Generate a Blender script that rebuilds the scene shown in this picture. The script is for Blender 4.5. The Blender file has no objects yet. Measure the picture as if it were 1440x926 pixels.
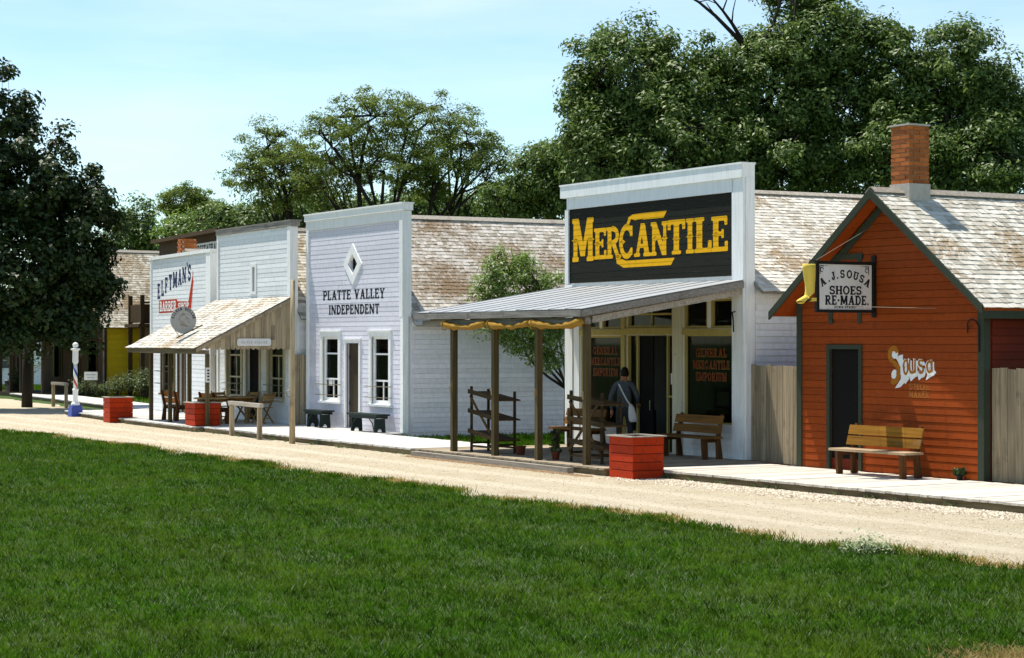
import bpy, bmesh, math, random
import numpy as np
from mathutils import Vector, Matrix

random.seed(7)
RNG = np.random.default_rng(11)
SC = bpy.context.scene
COL = SC.collection
R = math.radians

# ------------------------------------------------------------------ camera
CAM = Vector((45.25, -22.60, 2.47))
FPX = 2850.0                      # focal length in pixels of the 1440 px wide photograph
PITCH = R(0.3016)
FWD = Vector((-0.8695, 0.4939, 0)).normalized()
cd = bpy.data.cameras.new('camera'); cam = bpy.data.objects.new('camera', cd); COL.objects.link(cam)
cd.sensor_width = 36; cd.lens = FPX / 1440 * 36; cd.clip_start = 0.5; cd.clip_end = 6000
cam.location = CAM
cam.rotation_euler = (R(90) + PITCH, 0, math.atan2(-FWD.x, FWD.y))
SC.camera = cam

# ------------------------------------------------------------------ light
SUNV = Vector((-0.350, -0.13, 0.93)).normalized()      # towards the sun
w = bpy.data.worlds.new('World'); SC.world = w; w.use_nodes = True
nt = w.node_tree; nt.nodes.clear()
wo = nt.nodes.new('ShaderNodeOutputWorld'); bg = nt.nodes.new('ShaderNodeBackground')
sky = nt.nodes.new('ShaderNodeTexSky'); sky.sky_type = 'NISHITA'; sky.sun_disc = False
sky.sun_elevation = math.asin(SUNV.z); sky.sun_rotation = math.atan2(SUNV.x, SUNV.y)
sky.air_density = 1.0; sky.dust_density = 0.25; sky.ozone_density = 0.8; sky.altitude = 900
# thin cirrus: stretched noise in the sky's own direction space
tc = nt.nodes.new('ShaderNodeTexCoord'); mp = nt.nodes.new('ShaderNodeMapping')
mp.inputs['Scale'].default_value = (1.6, 1.6, 9.0); mp.inputs['Rotation'].default_value = (0.06, 0.12, 0.3)
nz = nt.nodes.new('ShaderNodeTexNoise'); nz.inputs['Scale'].default_value = 2.2; nz.inputs['Detail'].default_value = 7; nz.inputs['Roughness'].default_value = .55
rmp = nt.nodes.new('ShaderNodeValToRGB'); rmp.color_ramp.elements[0].position = .42; rmp.color_ramp.elements[1].position = .78
rmp.color_ramp.elements[1].color = (.36, .36, .36, 1)
mix = nt.nodes.new('ShaderNodeMixRGB'); mix.inputs[2].default_value = (8.2, 7.6, 8.0, 1)
L_ = nt.links.new
L_(tc.outputs['Generated'], mp.inputs[0]); L_(mp.outputs[0], nz.inputs['Vector']); L_(nz.outputs['Fac'], rmp.inputs[0])
L_(rmp.outputs[0], mix.inputs[0]); L_(sky.outputs[0], mix.inputs[1]); tint = nt.nodes.new('ShaderNodeMixRGB'); tint.blend_type = 'MULTIPLY'; tint.inputs[0].default_value = 1; tint.inputs[2].default_value = (.80, .89, .88, 1); L_(mix.outputs[0], tint.inputs[1]); L_(tint.outputs[0], bg.inputs[0]); L_(bg.outputs[0], wo.inputs[0])
bg.inputs[1].default_value = 0.095
sd = bpy.data.lights.new('sun', 'SUN'); sd.energy = 3.5; sd.angle = R(0.5); sd.color = (1, .94, .84)
so = bpy.data.objects.new('sun', sd); COL.objects.link(so); so.rotation_euler = (-SUNV).to_track_quat('-Z', 'Y').to_euler(); so.location = (0, 0, 40)
SC.view_settings.view_transform = 'Standard'; SC.view_settings.look = 'None'; SC.view_settings.gamma = 1
SC.view_settings.exposure = 1.05
SC.view_settings.use_curve_mapping = False

# ------------------------------------------------------------------ pixel helpers (photograph pixels -> directions)
RGT = Vector((FWD.y, -FWD.x, 0)); UP = Vector((0, 0, 1))
FW3 = FWD * math.cos(PITCH) + UP * math.sin(PITCH); UP3 = UP * math.cos(PITCH) - FWD * math.sin(PITCH)
def pray(px, py): return FW3 + RGT * ((px - 720) / FPX) - UP3 * ((py - 463) / FPX)
def G(px, py, z=0.0):
    r = pray(px, py); return CAM + r * ((z - CAM.z) / r.z)
def AT(px, py, dist):
    r = pray(px, py); return CAM + r * (dist / r.dot(FWD))

# ------------------------------------------------------------------ materials
MATS = {}
def newmat(name):
    m = bpy.data.materials.new(name); m.use_nodes = True; MATS[name] = m
    n = m.node_tree; b = n.nodes['Principled BSDF']; return m, n, b
def N(n, t, **k):
    x = n.nodes.new(t)
    for a, v in k.items():
        if a in x.inputs: x.inputs[a].default_value = v
        else: setattr(x, a, v)
    return x
def rgba(c): return (c[0], c[1], c[2], 1)
def ramp(n, fac, stops):
    r = n.nodes.new('ShaderNodeValToRGB'); cr = r.color_ramp
    while len(cr.elements) < len(stops): cr.elements.new(.5)
    for e, (p, c) in zip(cr.elements, stops): e.position = p; e.color = rgba(c) if len(c) == 3 else c
    n.links.new(fac, r.inputs[0]); return r.outputs[0]
def mixc(n, fac, a, b, mode='MIX'):
    x = n.nodes.new('ShaderNodeMixRGB'); x.blend_type = mode
    for i, v in enumerate((fac, a, b)):
        if hasattr(v, 'is_linked') or hasattr(v, 'links'): n.links.new(v, x.inputs[i])
        else: x.inputs[i].default_value = v if i == 0 else (rgba(v) if len(v) == 3 else v)
    return x.outputs[0]
def coords(n, scale=(1, 1, 1), jitter=True, kind='Object'):
    tc = n.nodes.new('ShaderNodeTexCoord'); mp = n.nodes.new('ShaderNodeMapping'); mp.inputs['Scale'].default_value = scale
    src = tc.outputs[kind]
    if jitter:
        oi = n.nodes.new('ShaderNodeObjectInfo'); ma = n.nodes.new('ShaderNodeMath'); ma.operation = 'MULTIPLY'; ma.inputs[1].default_value = 83.0
        n.links.new(oi.outputs['Random'], ma.inputs[0]); ad = n.nodes.new('ShaderNodeVectorMath'); ad.operation = 'ADD'
        n.links.new(src, ad.inputs[0]); n.links.new(ma.outputs[0], ad.inputs[1]); src = ad.outputs[0]
    n.links.new(src, mp.inputs[0]); return mp.outputs[0]
def noise(n, vec, scale, detail=5, rough=.55):
    x = N(n, 'ShaderNodeTexNoise'); x.inputs['Scale'].default_value = scale; x.inputs['Detail'].default_value = detail; x.inputs['Roughness'].default_value = rough
    n.links.new(vec, x.inputs['Vector']); return x.outputs['Fac']
def bump(n, b, h, strength=.3, dist=.01):
    x = N(n, 'ShaderNodeBump'); x.inputs['Strength'].default_value = strength; x.inputs['Distance'].default_value = dist
    n.links.new(h, x.inputs['Height']); n.links.new(x.outputs[0], b.inputs['Normal'])
def objvar(n, col, amt=.12):
    oi = n.nodes.new('ShaderNodeObjectInfo'); r = N(n, 'ShaderNodeMapRange'); r.inputs['To Min'].default_value = 1 - amt; r.inputs['To Max'].default_value = 1 + amt
    n.links.new(oi.outputs['Random'], r.inputs['Value'])
    hs = N(n, 'ShaderNodeHueSaturation'); n.links.new(col, hs.inputs['Color']); n.links.new(r.outputs[0], hs.inputs['Value']); return hs.outputs[0]

def paint(name, col, worn=None, wear=.6, rough=.6, stretch=(1, 1, 1), var=.07):
    m, n, b = newmat(name); v = coords(n, stretch)
    c2 = tuple(x * .88 for x in col)
    a = mixc(n, noise(n, v, 3.1, 6), c2, col)
    if worn:
        f = ramp(n, noise(n, v, 9, 8, .7), [(wear, (0, 0, 0)), (wear + .1, (1, 1, 1))])
        a = mixc(n, f, a, worn)
    sk = ramp(n, noise(n, coords(n, (5, 5, .5)), 2.4, 6, .65), [(.45, (0, 0, 0)), (.75, (.5, .5, .5))]); a = mixc(n, sk, a, tuple(x * .62 for x in col))
    a = objvar(n, a, var); n.links.new(a, b.inputs['Base Color']); b.inputs['Roughness'].default_value = rough + .15; b.inputs['Specular IOR Level'].default_value = .12
    bump(n, b, noise(n, v, 40, 4), .12, .004); return m
def wood(name, c1, c2, axis='x', rough=.8, sc=1.0, dark=(.05, .04, .03), var=.22):
    m, n, b = newmat(name); k = {'x': (.35, 9, 9), 'y': (9, .35, 9), 'z': (9, 9, .35)}[axis]
    v = coords(n, tuple(q * sc for q in k)); f = noise(n, v, 2.6, 8, .65)
    a = ramp(n, f, [(.3, c1), (.62, c2), (.85, tuple(min(1, q * 1.15) for q in c2))])
    v2 = coords(n, (1, 1, 1)); kn = ramp(n, noise(n, v2, 2.3, 5, .6), [(.58, (0, 0, 0)), (.75, (.55, .55, .55))])
    a = mixc(n, kn, a, dark); a = objvar(n, a, var)
    n.links.new(a, b.inputs['Base Color']); b.inputs['Roughness'].default_value = rough; b.inputs['Specular IOR Level'].default_value = .1
    bump(n, b, f, .5, .006); return m
def plain(name, col, rough=.6, metal=0, var=.0, bm=None):
    m, n, b = newmat(name); b.inputs['Base Color'].default_value = rgba(col); b.inputs['Roughness'].default_value = rough; b.inputs['Metallic'].default_value = metal
    v = coords(n); f = noise(n, v, 14, 5); a = mixc(n, f, tuple(x * .72 for x in col), tuple(min(1, x * 1.2) for x in col))
    n.links.new(a, b.inputs['Base Color']); b.inputs['Specular IOR Level'].default_value = .12
    if bm: bump(n, b, noise(n, v, bm, 4), .3, .01)
    return m

paint('white_paint', (.86, .87, .86), (.42, .40, .37), .66)
paint('white_trim', (.86, .87, .85), (.5, .48, .45), .70)
paint('lavender_paint', (.72, .71, .78), (.46, .44, .45), .61, stretch=(1, 1, 4))
paint('lavender_side', (.85, .82, .85), (.40, .38, .40), .66, stretch=(1, 1, 4))
paint('saloon_white', (.82, .85, .86), (.40, .37, .33), .60, stretch=(1, 1, 5))
paint('black_panel', (.016, .016, .010), (.05, .045, .03), .66, .55)
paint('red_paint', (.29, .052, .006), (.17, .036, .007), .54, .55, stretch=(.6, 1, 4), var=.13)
paint('red_dark', (.15, .022, .010), (.15, .03, .02), .6, .6, stretch=(.6, 1, 4), var=.1)  # side walls: red paint darkened to carry the shade under the eave
paint('green_trim', (.045, .056, .038), (.09, .095, .06), .62, .6)
paint('green_bench', (.022, .034, .030), (.06, .07, .06), .66, .5)
paint('cream_trim', (.46, .37, .12), (.28, .22, .09), .62)
paint('store_cream', (.70, .66, .50), (.45, .4, .28), .6)
paint('saloon_cream', (.50, .46, .32), (.35, .3, .2), .6)
paint('yellow_paint', (.78, .55, .02), (.45, .32, .04), .64, stretch=(1, 1, 4))
paint('planter_red', (.44, .034, .005), (.24, .03, .010), .53, .5, var=.12)
paint('letter_yellow', (.86, .44, .004), (.62, .32, .015), .62, .5, var=0)
paint('letter_black', (.018, .018, .02), None, .5, .5, var=0)
paint('letter_white', (.80, .82, .80), (.6, .6, .56), .66, .5, var=0)
paint('letter_red', (.50, .045, .018), (.4, .06, .03), .64, .5, var=0)
paint('letter_blue', (.03, .045, .11), None, .5, .5, var=0)
paint('letter_ochre', (.38, .14, .012), (.34, .09, .015), .55, .6, var=0)
paint('glass_gold', (.22, .13, .02), (.12, .07, .02), .5, .5, var=0); paint('glass_red', (.22, .016, .008), (.14, .02, .01), .5, .5, var=0)
paint('letter_faint', (.36, .14, .03), (.28, .060, .010), .48, .6, var=0)
paint('letter_grey', (.40, .42, .42), None, .5, .6, var=0)
paint('boot_yellow', (.78, .58, .10), (.7, .6, .3), .64, .45, var=0)
paint('sign_white', (.78, .76, .72), (.66, .60, .48), .6, .5, var=0)
paint('sign_frame', (.02, .018, .015), None, .5, .5, var=0)
wood('wood_fence', (.16, .12, .075), (.36, .29, .19), 'z')
wood('wood_gable', (.21, .16, .095), (.46, .37, .24), 'z')
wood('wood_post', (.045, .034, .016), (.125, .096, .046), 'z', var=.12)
wood('wood_beam', (.14, .12, .09), (.36, .32, .26), 'x')
wood('wood_beam_y', (.14, .12, .09), (.34, .31, .26), 'y')
wood('wood_grey', (.13, .12, .11), (.30, .28, .25), 'x')
wood('plank_wood', (.40, .36, .30), (.66, .61, .53), 'y', var=.14, dark=(.22, .19, .15))
wood('plank_pale', (.44, .42, .39), (.68, .66, .62), 'y', var=.1, dark=(.28, .26, .22))
wood('plank_shaded', (.20, .16, .105), (.42, .35, .25), 'y', var=.16, dark=(.12, .09, .06))  # same wood as the walk, darkened to carry the shade under the store porch
wood('walk_edge', (.07, .055, .03), (.20, .16, .09), 'x')
wood('bench_ochre', (.15, .062, .007), (.29, .14, .018), 'x', dark=(.3, .22, .12))
wood('bench_brown', (.10, .045, .012), (.22, .105, .026), 'x')
wood('bench_rust', (.20, .06, .015), (.36, .13, .03), 'x')
wood('bench_leg', (.055, .024, .010), (.13, .058, .022), 'z')
wood('bench_seat', (.20, .13, .07), (.40, .30, .19), 'x')
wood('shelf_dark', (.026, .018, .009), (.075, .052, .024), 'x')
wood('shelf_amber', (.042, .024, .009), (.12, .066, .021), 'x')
wood('chair_wood', (.20, .12, .04), (.38, .25, .10), 'x')
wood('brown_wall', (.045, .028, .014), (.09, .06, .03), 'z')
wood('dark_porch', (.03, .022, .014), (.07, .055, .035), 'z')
wood('rim_wood', (.22, .19, .15), (.42, .38, .32), 'x')
plain('iron', (.012, .012, .012), .5)
plain('chain', (.25, .22, .16), .4, .6)
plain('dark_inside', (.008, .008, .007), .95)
plain('blind', (.10, .095, .085), .9)
plain('paper', (.75, .73, .68), .8)
plain('soil', (.05, .035, .02), .95, bm=30)
plain('terracotta', (.13, .035, .018), .8)
plain('canvas', (.36, .20, .035), .95, bm=25)
plain('cement', (.50, .46, .40), .9, bm=40)
plain('mortar', (.58, .44, .30), .95, bm=60)
plain('bag_cloth', (.66, .66, .68), .9)
plain('shirt', (.075, .092, .115), .9)
plain('trousers', (.035, .037, .042), .9)
plain('skin', (.38, .17, .09), .55)
plain('hair', (.012, .009, .007), .5)
plain('shoe', (.02, .016, .014), .4)
plain('silver_paint', (.36, .36, .35), .5, .2)
plain('blue_paint', (.07, .10, .38), .5)
plain('petals', (.55, .18, .10), .7)
def brickm():
    m, n, b = newmat('brick'); v = coords(n)
    a = mixc(n, noise(n, v, 6, 6), (.26, .06, .012), (.50, .15, .025)); a = mixc(n, ramp(n, noise(n, v, 11, 6), [(.6, (0, 0, 0)), (.72, (1, 1, 1))]), a, (.36, .18, .08))
    a = objvar(n, a, .3); n.links.new(a, b.inputs['Base Color']); b.inputs['Roughness'].default_value = .9; bump(n, b, noise(n, v, 40, 5), .4, .006)
brickm()
def shinglem(name, pale, grey, rust, rustpos=.56):
    m, n, b = newmat(name); g = N(n, 'ShaderNodeNewGeometry'); v = coords(n, (1, 1, 1), False)
    a = ramp(n, g.outputs['Random Per Island'], [(0, tuple(x * .72 for x in grey)), (.25, grey), (.6, pale), (1, tuple(min(.8, x * 1.12) for x in pale))])
    big = noise(n, v, .55, 4, .6); fine = noise(n, coords(n, (3.0, 3.0, .8), False), 4.5, 6, .75)
    ad = N(n, 'ShaderNodeMath', operation='ADD'); ml = N(n, 'ShaderNodeMath', operation='MULTIPLY'); ml.inputs[1].default_value = .75
    n.links.new(fine, ml.inputs[0]); n.links.new(big, ad.inputs[0]); n.links.new(ml.outputs[0], ad.inputs[1])
    f = ramp(n, ad.outputs[0], [(rustpos + .25, (0, 0, 0)), (rustpos + .42, (1, 1, 1))]); a = mixc(n, f, a, rust)
    st = coords(n, (14, 14, 2), False); f2 = ramp(n, noise(n, st, 2.2, 5), [(.55, (0, 0, 0)), (.8, (.6, .6, .6))]); a = mixc(n, f2, a, tuple(x * .55 for x in grey))
    n.links.new(a, b.inputs['Base Color']); b.inputs['Roughness'].default_value = .85; b.inputs['Specular IOR Level'].default_value = .2
    bump(n, b, noise(n, st, 3, 5), .5, .006)
shinglem('shingle_pale', (.58, .55, .48), (.46, .425, .35), (.30, .22, .13), .66)
shinglem('shingle_white', (.58, .56, .50), (.46, .42, .35), (.32, .24, .15), .68)
shinglem('shingle_rusty', (.54, .50, .44), (.40, .355, .285), (.22, .15, .085), .575)
shinglem('shingle_old', (.54, .50, .41), (.35, .31, .23), (.27, .19, .10), .58)
def tin():
    m, n, b = newmat('tin_roof'); v = coords(n, (1, 1, 1), False); a = mixc(n, noise(n, v, 1.6, 6, .65), (.27, .285, .29), (.37, .385, .39))
    a = mixc(n, ramp(n, noise(n, v, 7, 6), [(.62, (0, 0, 0)), (.75, (.7, .7, .7))]), a, (.25, .2, .15))
    n.links.new(a, b.inputs['Base Color']); b.inputs['Metallic'].default_value = .15; b.inputs['Roughness'].default_value = .55; b.inputs['Specular IOR Level'].default_value = .3
tin()
def glassm():
    m, n, b = newmat('glass'); n.nodes.remove(b); out = n.nodes['Material Output']
    tr = N(n, 'ShaderNodeBsdfTransparent'); tr.inputs[0].default_value = (.5, .52, .5, 1); gl = N(n, 'ShaderNodeBsdfGlossy'); gl.inputs['Roughness'].default_value = .03
    fr = N(n, 'ShaderNodeFresnel'); fr.inputs['IOR'].default_value = 1.13; mx = N(n, 'ShaderNodeMixShader')
    n.links.new(fr.outputs[0], mx.inputs[0]); n.links.new(tr.outputs[0], mx.inputs[1]); n.links.new(gl.outputs[0], mx.inputs[2]); n.links.new(mx.outputs[0], out.inputs[0])
glassm()
def roadm():
    m, n, b = newmat('gravel_road'); v = coords(n, (1, 1, 1), False)
    a = ramp(n, noise(n, v, 38, 6, .75), [(.30, (.20, .15, .085)), (.43, (.48, .41, .28)), (.56, (.63, .57, .43)), (.70, (.78, .735, .61))])
    st = coords(n, (.16, 1.6, 1), False); a = mixc(n, ramp(n, noise(n, st, 1.5, 7, .65), [(.40, (0, 0, 0)), (.60, (.85, .85, .85))]), a, (.55, .47, .33))
    vo = N(n, 'ShaderNodeTexVoronoi'); vo.inputs['Scale'].default_value = 26; n.links.new(v, vo.inputs['Vector'])
    a = mixc(n, ramp(n, vo.outputs['Distance'], [(.05, (.35, .35, .35)), (.25, (0, 0, 0))]), a, (.40, .30, .21))
    a = mixc(n, ramp(n, noise(n, v, .7, 6, .6), [(.50, (0, 0, 0)), (.72, (.55, .55, .55))]), a, (.45, .36, .23)); a = mixc(n, ramp(n, noise(n, coords(n, (.5, 3.2, 1), False), 4.5, 6, .7), [(.52, (0, 0, 0)), (.70, (.7, .7, .7))]), a, (.33, .24, .14))
    tcr = N(n, 'ShaderNodeTexCoord'); sp = N(n, 'ShaderNodeSeparateXYZ'); n.links.new(tcr.outputs['Object'], sp.inputs[0]); wv = N(n, 'ShaderNodeMath', operation='MULTIPLY_ADD'); wv.inputs[1].default_value = .5
    n.links.new(noise(n, coords(n, (.12, .12, 1), False), 1.0, 3), wv.inputs[0]); n.links.new(sp.outputs[1], wv.inputs[2])
    for yc in (-4.35, -5.75):
        ab = N(n, 'ShaderNodeMath', operation='ADD'); ab.inputs[1].default_value = -yc - .25; n.links.new(wv.outputs[0], ab.inputs[0]); aa = N(n, 'ShaderNodeMath', operation='ABSOLUTE'); n.links.new(ab.outputs[0], aa.inputs[0])
        a = mixc(n, ramp(n, aa.outputs[0], [(.10, (.5, .5, .5)), (.30, (0, 0, 0))]), a, (.70, .62, .48)); 
    n.links.new(a, b.inputs['Base Color']); b.inputs['Roughness'].default_value = .95; b.inputs['Specular IOR Level'].default_value = .1
    bump(n, b, noise(n, v, 30, 8, .75), 1.0, .05)
roadm()
def groundm(name, stops, sc=6):
    m, n, b = newmat(name); v = coords(n, (1, 1, 1), False); a = ramp(n, noise(n, v, sc, 8, .7), stops)
    n.links.new(a, b.inputs['Base Color']); b.inputs['Roughness'].default_value = .95; b.inputs['Specular IOR Level'].default_value = .1; bump(n, b, noise(n, v, 22, 6), .8, .03)
groundm('field', [(.3, (.035, .06, .015)), (.55, (.06, .10, .025)), (.8, (.12, .13, .05))], 3)
groundm('lawn_soil', [(.3, (.020, .038, .007)), (.6, (.042, .070, .013)), (.85, (.09, .095, .03))], 9)
def leafm(name, c1, c2, trans=.25, rough=.42, spec=.5, patch=None, pscale=.7):
    m, n, b = newmat(name); g = N(n, 'ShaderNodeNewGeometry'); a = ramp(n, g.outputs['Random Per Island'], [(0, c1), (1, c2)])
    if patch:
        v = coords(n, (1, 1, 1), False); a = mixc(n, ramp(n, noise(n, v, pscale, 5, .6), [(.42, (0, 0, 0)), (.68, (.85, .85, .85))]), a, patch)
    if name == 'grass_blade':
        v2 = coords(n, (1, 1, 1), False); a = mixc(n, ramp(n, noise(n, v2, 5.5, 4, .65), [(.36, (.22, .22, .22)), (.5, (.70, .70, .70)), (.66, (1.0, 1.0, 1.0))]), (0, 0, 0), a); a = mixc(n, ramp(n, noise(n, coords(n, (.12, .55, 1), False), 1.6, 3, .5), [(.38, (.74, .74, .74)), (.62, (1, 1, 1))]), (0, 0, 0), a)
    n.links.new(a, b.inputs['Base Color']); b.inputs['Roughness'].default_value = rough; b.inputs['Specular IOR Level'].default_value = spec
    tl = N(n, 'ShaderNodeBsdfTranslucent'); hs = N(n, 'ShaderNodeHueSaturation'); hs.inputs['Value'].default_value = 1.5; n.links.new(a, hs.inputs['Color']); n.links.new(hs.outputs[0], tl.inputs[0])
    mx = N(n, 'ShaderNodeMixShader'); mx.inputs[0].default_value = trans; out = n.nodes['Material Output']
    n.links.new(b.outputs[0], mx.inputs[1]); n.links.new(tl.outputs[0], mx.inputs[2]); n.links.new(mx.outputs[0], out.inputs[0])
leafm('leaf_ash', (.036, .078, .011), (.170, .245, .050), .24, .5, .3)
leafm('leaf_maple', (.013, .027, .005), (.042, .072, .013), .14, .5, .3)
leafm('leaf_locust', (.065, .105, .012), (.185, .24, .042), .38, .6, .2)
leafm('leaf_fresh', (.075, .135, .018), (.20, .29, .06), .4, .45, .5)
leafm('leaf_garden', (.045, .075, .020), (.16, .20, .08), .3, .5, .4)
leafm('grass_blade', (.036, .128, .005), (.125, .275, .013), .32, .7, .04, (.17, .28, .017), .6)
leafm('grass_dry', (.30, .20, .05), (.50, .38, .16), .2, .7, .2)
leafm('grass_grey', (.20, .26, .12), (.40, .44, .26), .2, .7, .2)
plain('bark', (.055, .045, .032), .95, bm=20)
plain('bark_dark', (.03, .025, .018), .95, bm=20)
def polem():
    m, n, b = newmat('barber_stripes'); tcn = N(n, 'ShaderNodeTexCoord'); sp = N(n, 'ShaderNodeSeparateXYZ'); n.links.new(tcn.outputs['Object'], sp.inputs[0])
    at = N(n, 'ShaderNodeMath', operation='ARCTAN2'); n.links.new(sp.outputs[1], at.inputs[0]); n.links.new(sp.outputs[0], at.inputs[1])
    d = N(n, 'ShaderNodeMath', operation='DIVIDE'); d.inputs[1].default_value = 2 * math.pi; n.links.new(at.outputs[0], d.inputs[0])
    z = N(n, 'ShaderNodeMath', operation='MULTIPLY'); z.inputs[1].default_value = 1.35; n.links.new(sp.outputs[2], z.inputs[0])
    s = N(n, 'ShaderNodeMath', operation='ADD'); n.links.new(d.outputs[0], s.inputs[0]); n.links.new(z.outputs[0], s.inputs[1])
    f = N(n, 'ShaderNodeMath', operation='FRACT'); n.links.new(s.outputs[0], f.inputs[0])
    W, Rd, Bl = (.75, .75, .75), (.36, .04, .03), (.03, .05, .22)
    rp = n.nodes.new('ShaderNodeValToRGB'); rp.color_ramp.interpolation = 'CONSTANT'; cr = rp.color_ramp
    for _ in range(2): cr.elements.new(.5)
    for e, (p, c) in zip(cr.elements, [(0, W), (.3, Rd), (.5, W), (.8, Bl)]): e.position = p; e.color = rgba(c)
    n.links.new(f.outputs[0], rp.inputs[0]); n.links.new(rp.outputs[0], b.inputs['Base Color']); b.inputs['Roughness'].default_value = .4
polem()

# ------------------------------------------------------------------ mesh helpers
def link(name, me, mat=None, parent=None, smooth=False):
    o = bpy.data.objects.new(name, me); COL.objects.link(o)
    if mat is not None and not me.materials: me.materials.append(MATS[mat])
    if parent is not None: o.parent = parent
    if smooth: me.shade_smooth()
    return o
def fast_mesh(name, V, F):
    V = np.asarray(V, np.float32); F = np.asarray(F, np.int32); k = F.shape[1]
    me = bpy.data.meshes.new(name); me.vertices.add(len(V)); me.vertices.foreach_set('co', V.ravel())
    me.loops.add(F.size); me.loops.foreach_set('vertex_index', F.ravel())
    me.polygons.add(len(F)); me.polygons.foreach_set('loop_start', np.arange(0, F.size, k, dtype=np.int32)); me.polygons.foreach_set('loop_total', np.full(len(F), k, np.int32))
    me.update(calc_edges=True); return me
class MB:
    def __init__(s): s.v = []; s.f = []
    def add(s, vs, fs):
        o = len(s.v); s.v += [tuple(q) for q in vs]; s.f += [tuple(i + o for i in f) for f in fs]; return s
    def box(s, x0, x1, y0, y1, z0, z1):
        return s.add([(x0, y0, z0), (x1, y0, z0), (x1, y1, z0), (x0, y1, z0), (x0, y0, z1), (x1, y0, z1), (x1, y1, z1), (x0, y1, z1)],
                     [(0, 3, 2, 1), (4, 5, 6, 7), (0, 1, 5, 4), (1, 2, 6, 5), (2, 3, 7, 6), (3, 0, 4, 7)])
    def beam(s, p0, p1, w, h, up=(0, 0, 1)):
        p0, p1 = Vector(p0), Vector(p1); d = (p1 - p0).normalized(); u = Vector(up); sd = d.cross(u)
        if sd.length < 1e-4: sd = d.cross(Vector((0, 1, 0)))
        sd.normalize(); u = sd.cross(d).normalized(); a, b = sd * (w / 2), u * (h / 2)
        vs = [p + sa * a + sb * b for p in (p0, p1) for sa, sb in ((-1, -1), (1, -1), (1, 1), (-1, 1))]
        return s.add(vs, [(0, 1, 2, 3), (7, 6, 5, 4), (0, 4, 5, 1), (1, 5, 6, 2), (2, 6, 7, 3), (3, 7, 4, 0)])
    def prism(s, pts, axis, a, b):          # polygon in the plane normal to axis
        n = len(pts)
        def mk(p, t): return {'x': (t, p[0], p[1]), 'y': (p[0], t, p[1]), 'z': (p[0], p[1], t)}[axis]
        return s.add([mk(p, a) for p in pts] + [mk(p, b) for p in pts], [tuple(range(n)), tuple(range(2 * n - 1, n - 1, -1))] + [(i, i + n, (i + 1) % n + n, (i + 1) % n) for i in range(n)])
    def loft(s, rings, cap=True):
        n = len(rings[0]); o = len(s.v); s.v += [tuple(p) for r in rings for p in r]
        for i in range(len(rings) - 1):
            for j in range(n): s.f.append((o + i * n + j, o + i * n + (j + 1) % n, o + (i + 1) * n + (j + 1) % n, o + (i + 1) * n + j))
        if cap: s.f.append(tuple(o + j for j in range(n - 1, -1, -1))); s.f.append(tuple(o + (len(rings) - 1) * n + j for j in range(n)))
        return s
    def tube(s, pts, rad, n=8):
        pts = [Vector(p) for p in pts]; rings = []; rad = rad if isinstance(rad, (list, tuple)) else [rad] * len(pts); ref = None
        for i, p in enumerate(pts):
            d = (pts[min(i + 1, len(pts) - 1)] - pts[max(i - 1, 0)]).normalized()
            if ref is None: ref = d.orthogonal().normalized()
            ref = (ref - d * ref.dot(d)); ref = ref.normalized() if ref.length > 1e-5 else d.orthogonal().normalized(); b = d.cross(ref)
            rings.append([p + (ref * math.cos(t) + b * math.sin(t)) * rad[i] for t in [2 * math.pi * k / n for k in range(n)]])
        return s.loft(rings)
    def lathe(s, prof, c=(0, 0, 0), n=16):
        return s.loft([[(c[0] + r * math.cos(2 * math.pi * k / n), c[1] + r * math.sin(2 * math.pi * k / n), c[2] + z) for k in range(n)] for r, z in prof])
    def build(s, name, mat, parent=None, smooth=False):
        me = bpy.data.meshes.new(name); me.from_pydata(s.v, [], s.f); bm = bmesh.new(); bm.from_mesh(me); bmesh.ops.recalc_face_normals(bm, faces=bm.faces); bm.to_mesh(me); bm.free()
        return link(name, me, mat, parent, smooth)
def tag(o, label=None, cat=None, group=None, kind=None):
    for k, v in (('label', label), ('category', cat), ('group', group), ('kind', kind)):
        if v: o[k] = v
    return o
def thing(name, label, cat, loc=(0, 0, 0), rz=0, group=None):
    o = bpy.data.objects.new(name, None); COL.objects.link(o); o.location = loc; o.rotation_euler = (0, 0, rz); o.empty_display_size = .2
    return tag(o, label, cat, group)
def copy_tree(o, parent=None):
    c = o.copy(); COL.objects.link(c); c.parent = parent
    for ch in list(o.children): copy_tree(ch, c)
    return c

# ------------------------------------------------------------------ wall helpers
def cut_rects(x0, x1, z0, z1, ops):
    out = []; xs = sorted({x0, x1, *[v for o in ops for v in (max(x0, o[0]), min(x1, o[1]))]})
    for a, b in zip(xs, xs[1:]):
        if b - a < 1e-4: continue
        m = (a + b) / 2; cuts = sorted((o[2], o[3]) for o in ops if o[0] < m < o[1]); z = z0
        for c0, c1 in cuts:
            if c0 > z + 1e-4: out.append((a, b, z, c0))
            z = max(z, c1)
        if z < z1 - 1e-4: out.append((a, b, z, z1))
    return out
BOARDS = {}
FLAT = (.017, .0135, .004); DEEP = (.026, .018, .009); SIDE = (.026, .016, .007)
def board_mesh(L, e, lap=FLAT):
    t0, t1, gp = lap; key = (round(L, 2), round(e, 3), t0)
    if key not in BOARDS:
        L = key[0]; m = MB(); h = e - gp
        m.add([(0, -t0, 0), (L, -t0, 0), (L, 0, 0), (0, 0, 0), (0, -t1, h), (L, -t1, h), (L, 0, h), (0, 0, h)], [(0, 3, 2, 1), (4, 5, 6, 7), (0, 1, 5, 4), (1, 2, 6, 5), (3, 0, 4, 7)])
        me = bpy.data.meshes.new('clapboard'); me.from_pydata(m.v, [], m.f); BOARDS[key] = me
    return BOARDS[key]
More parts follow.
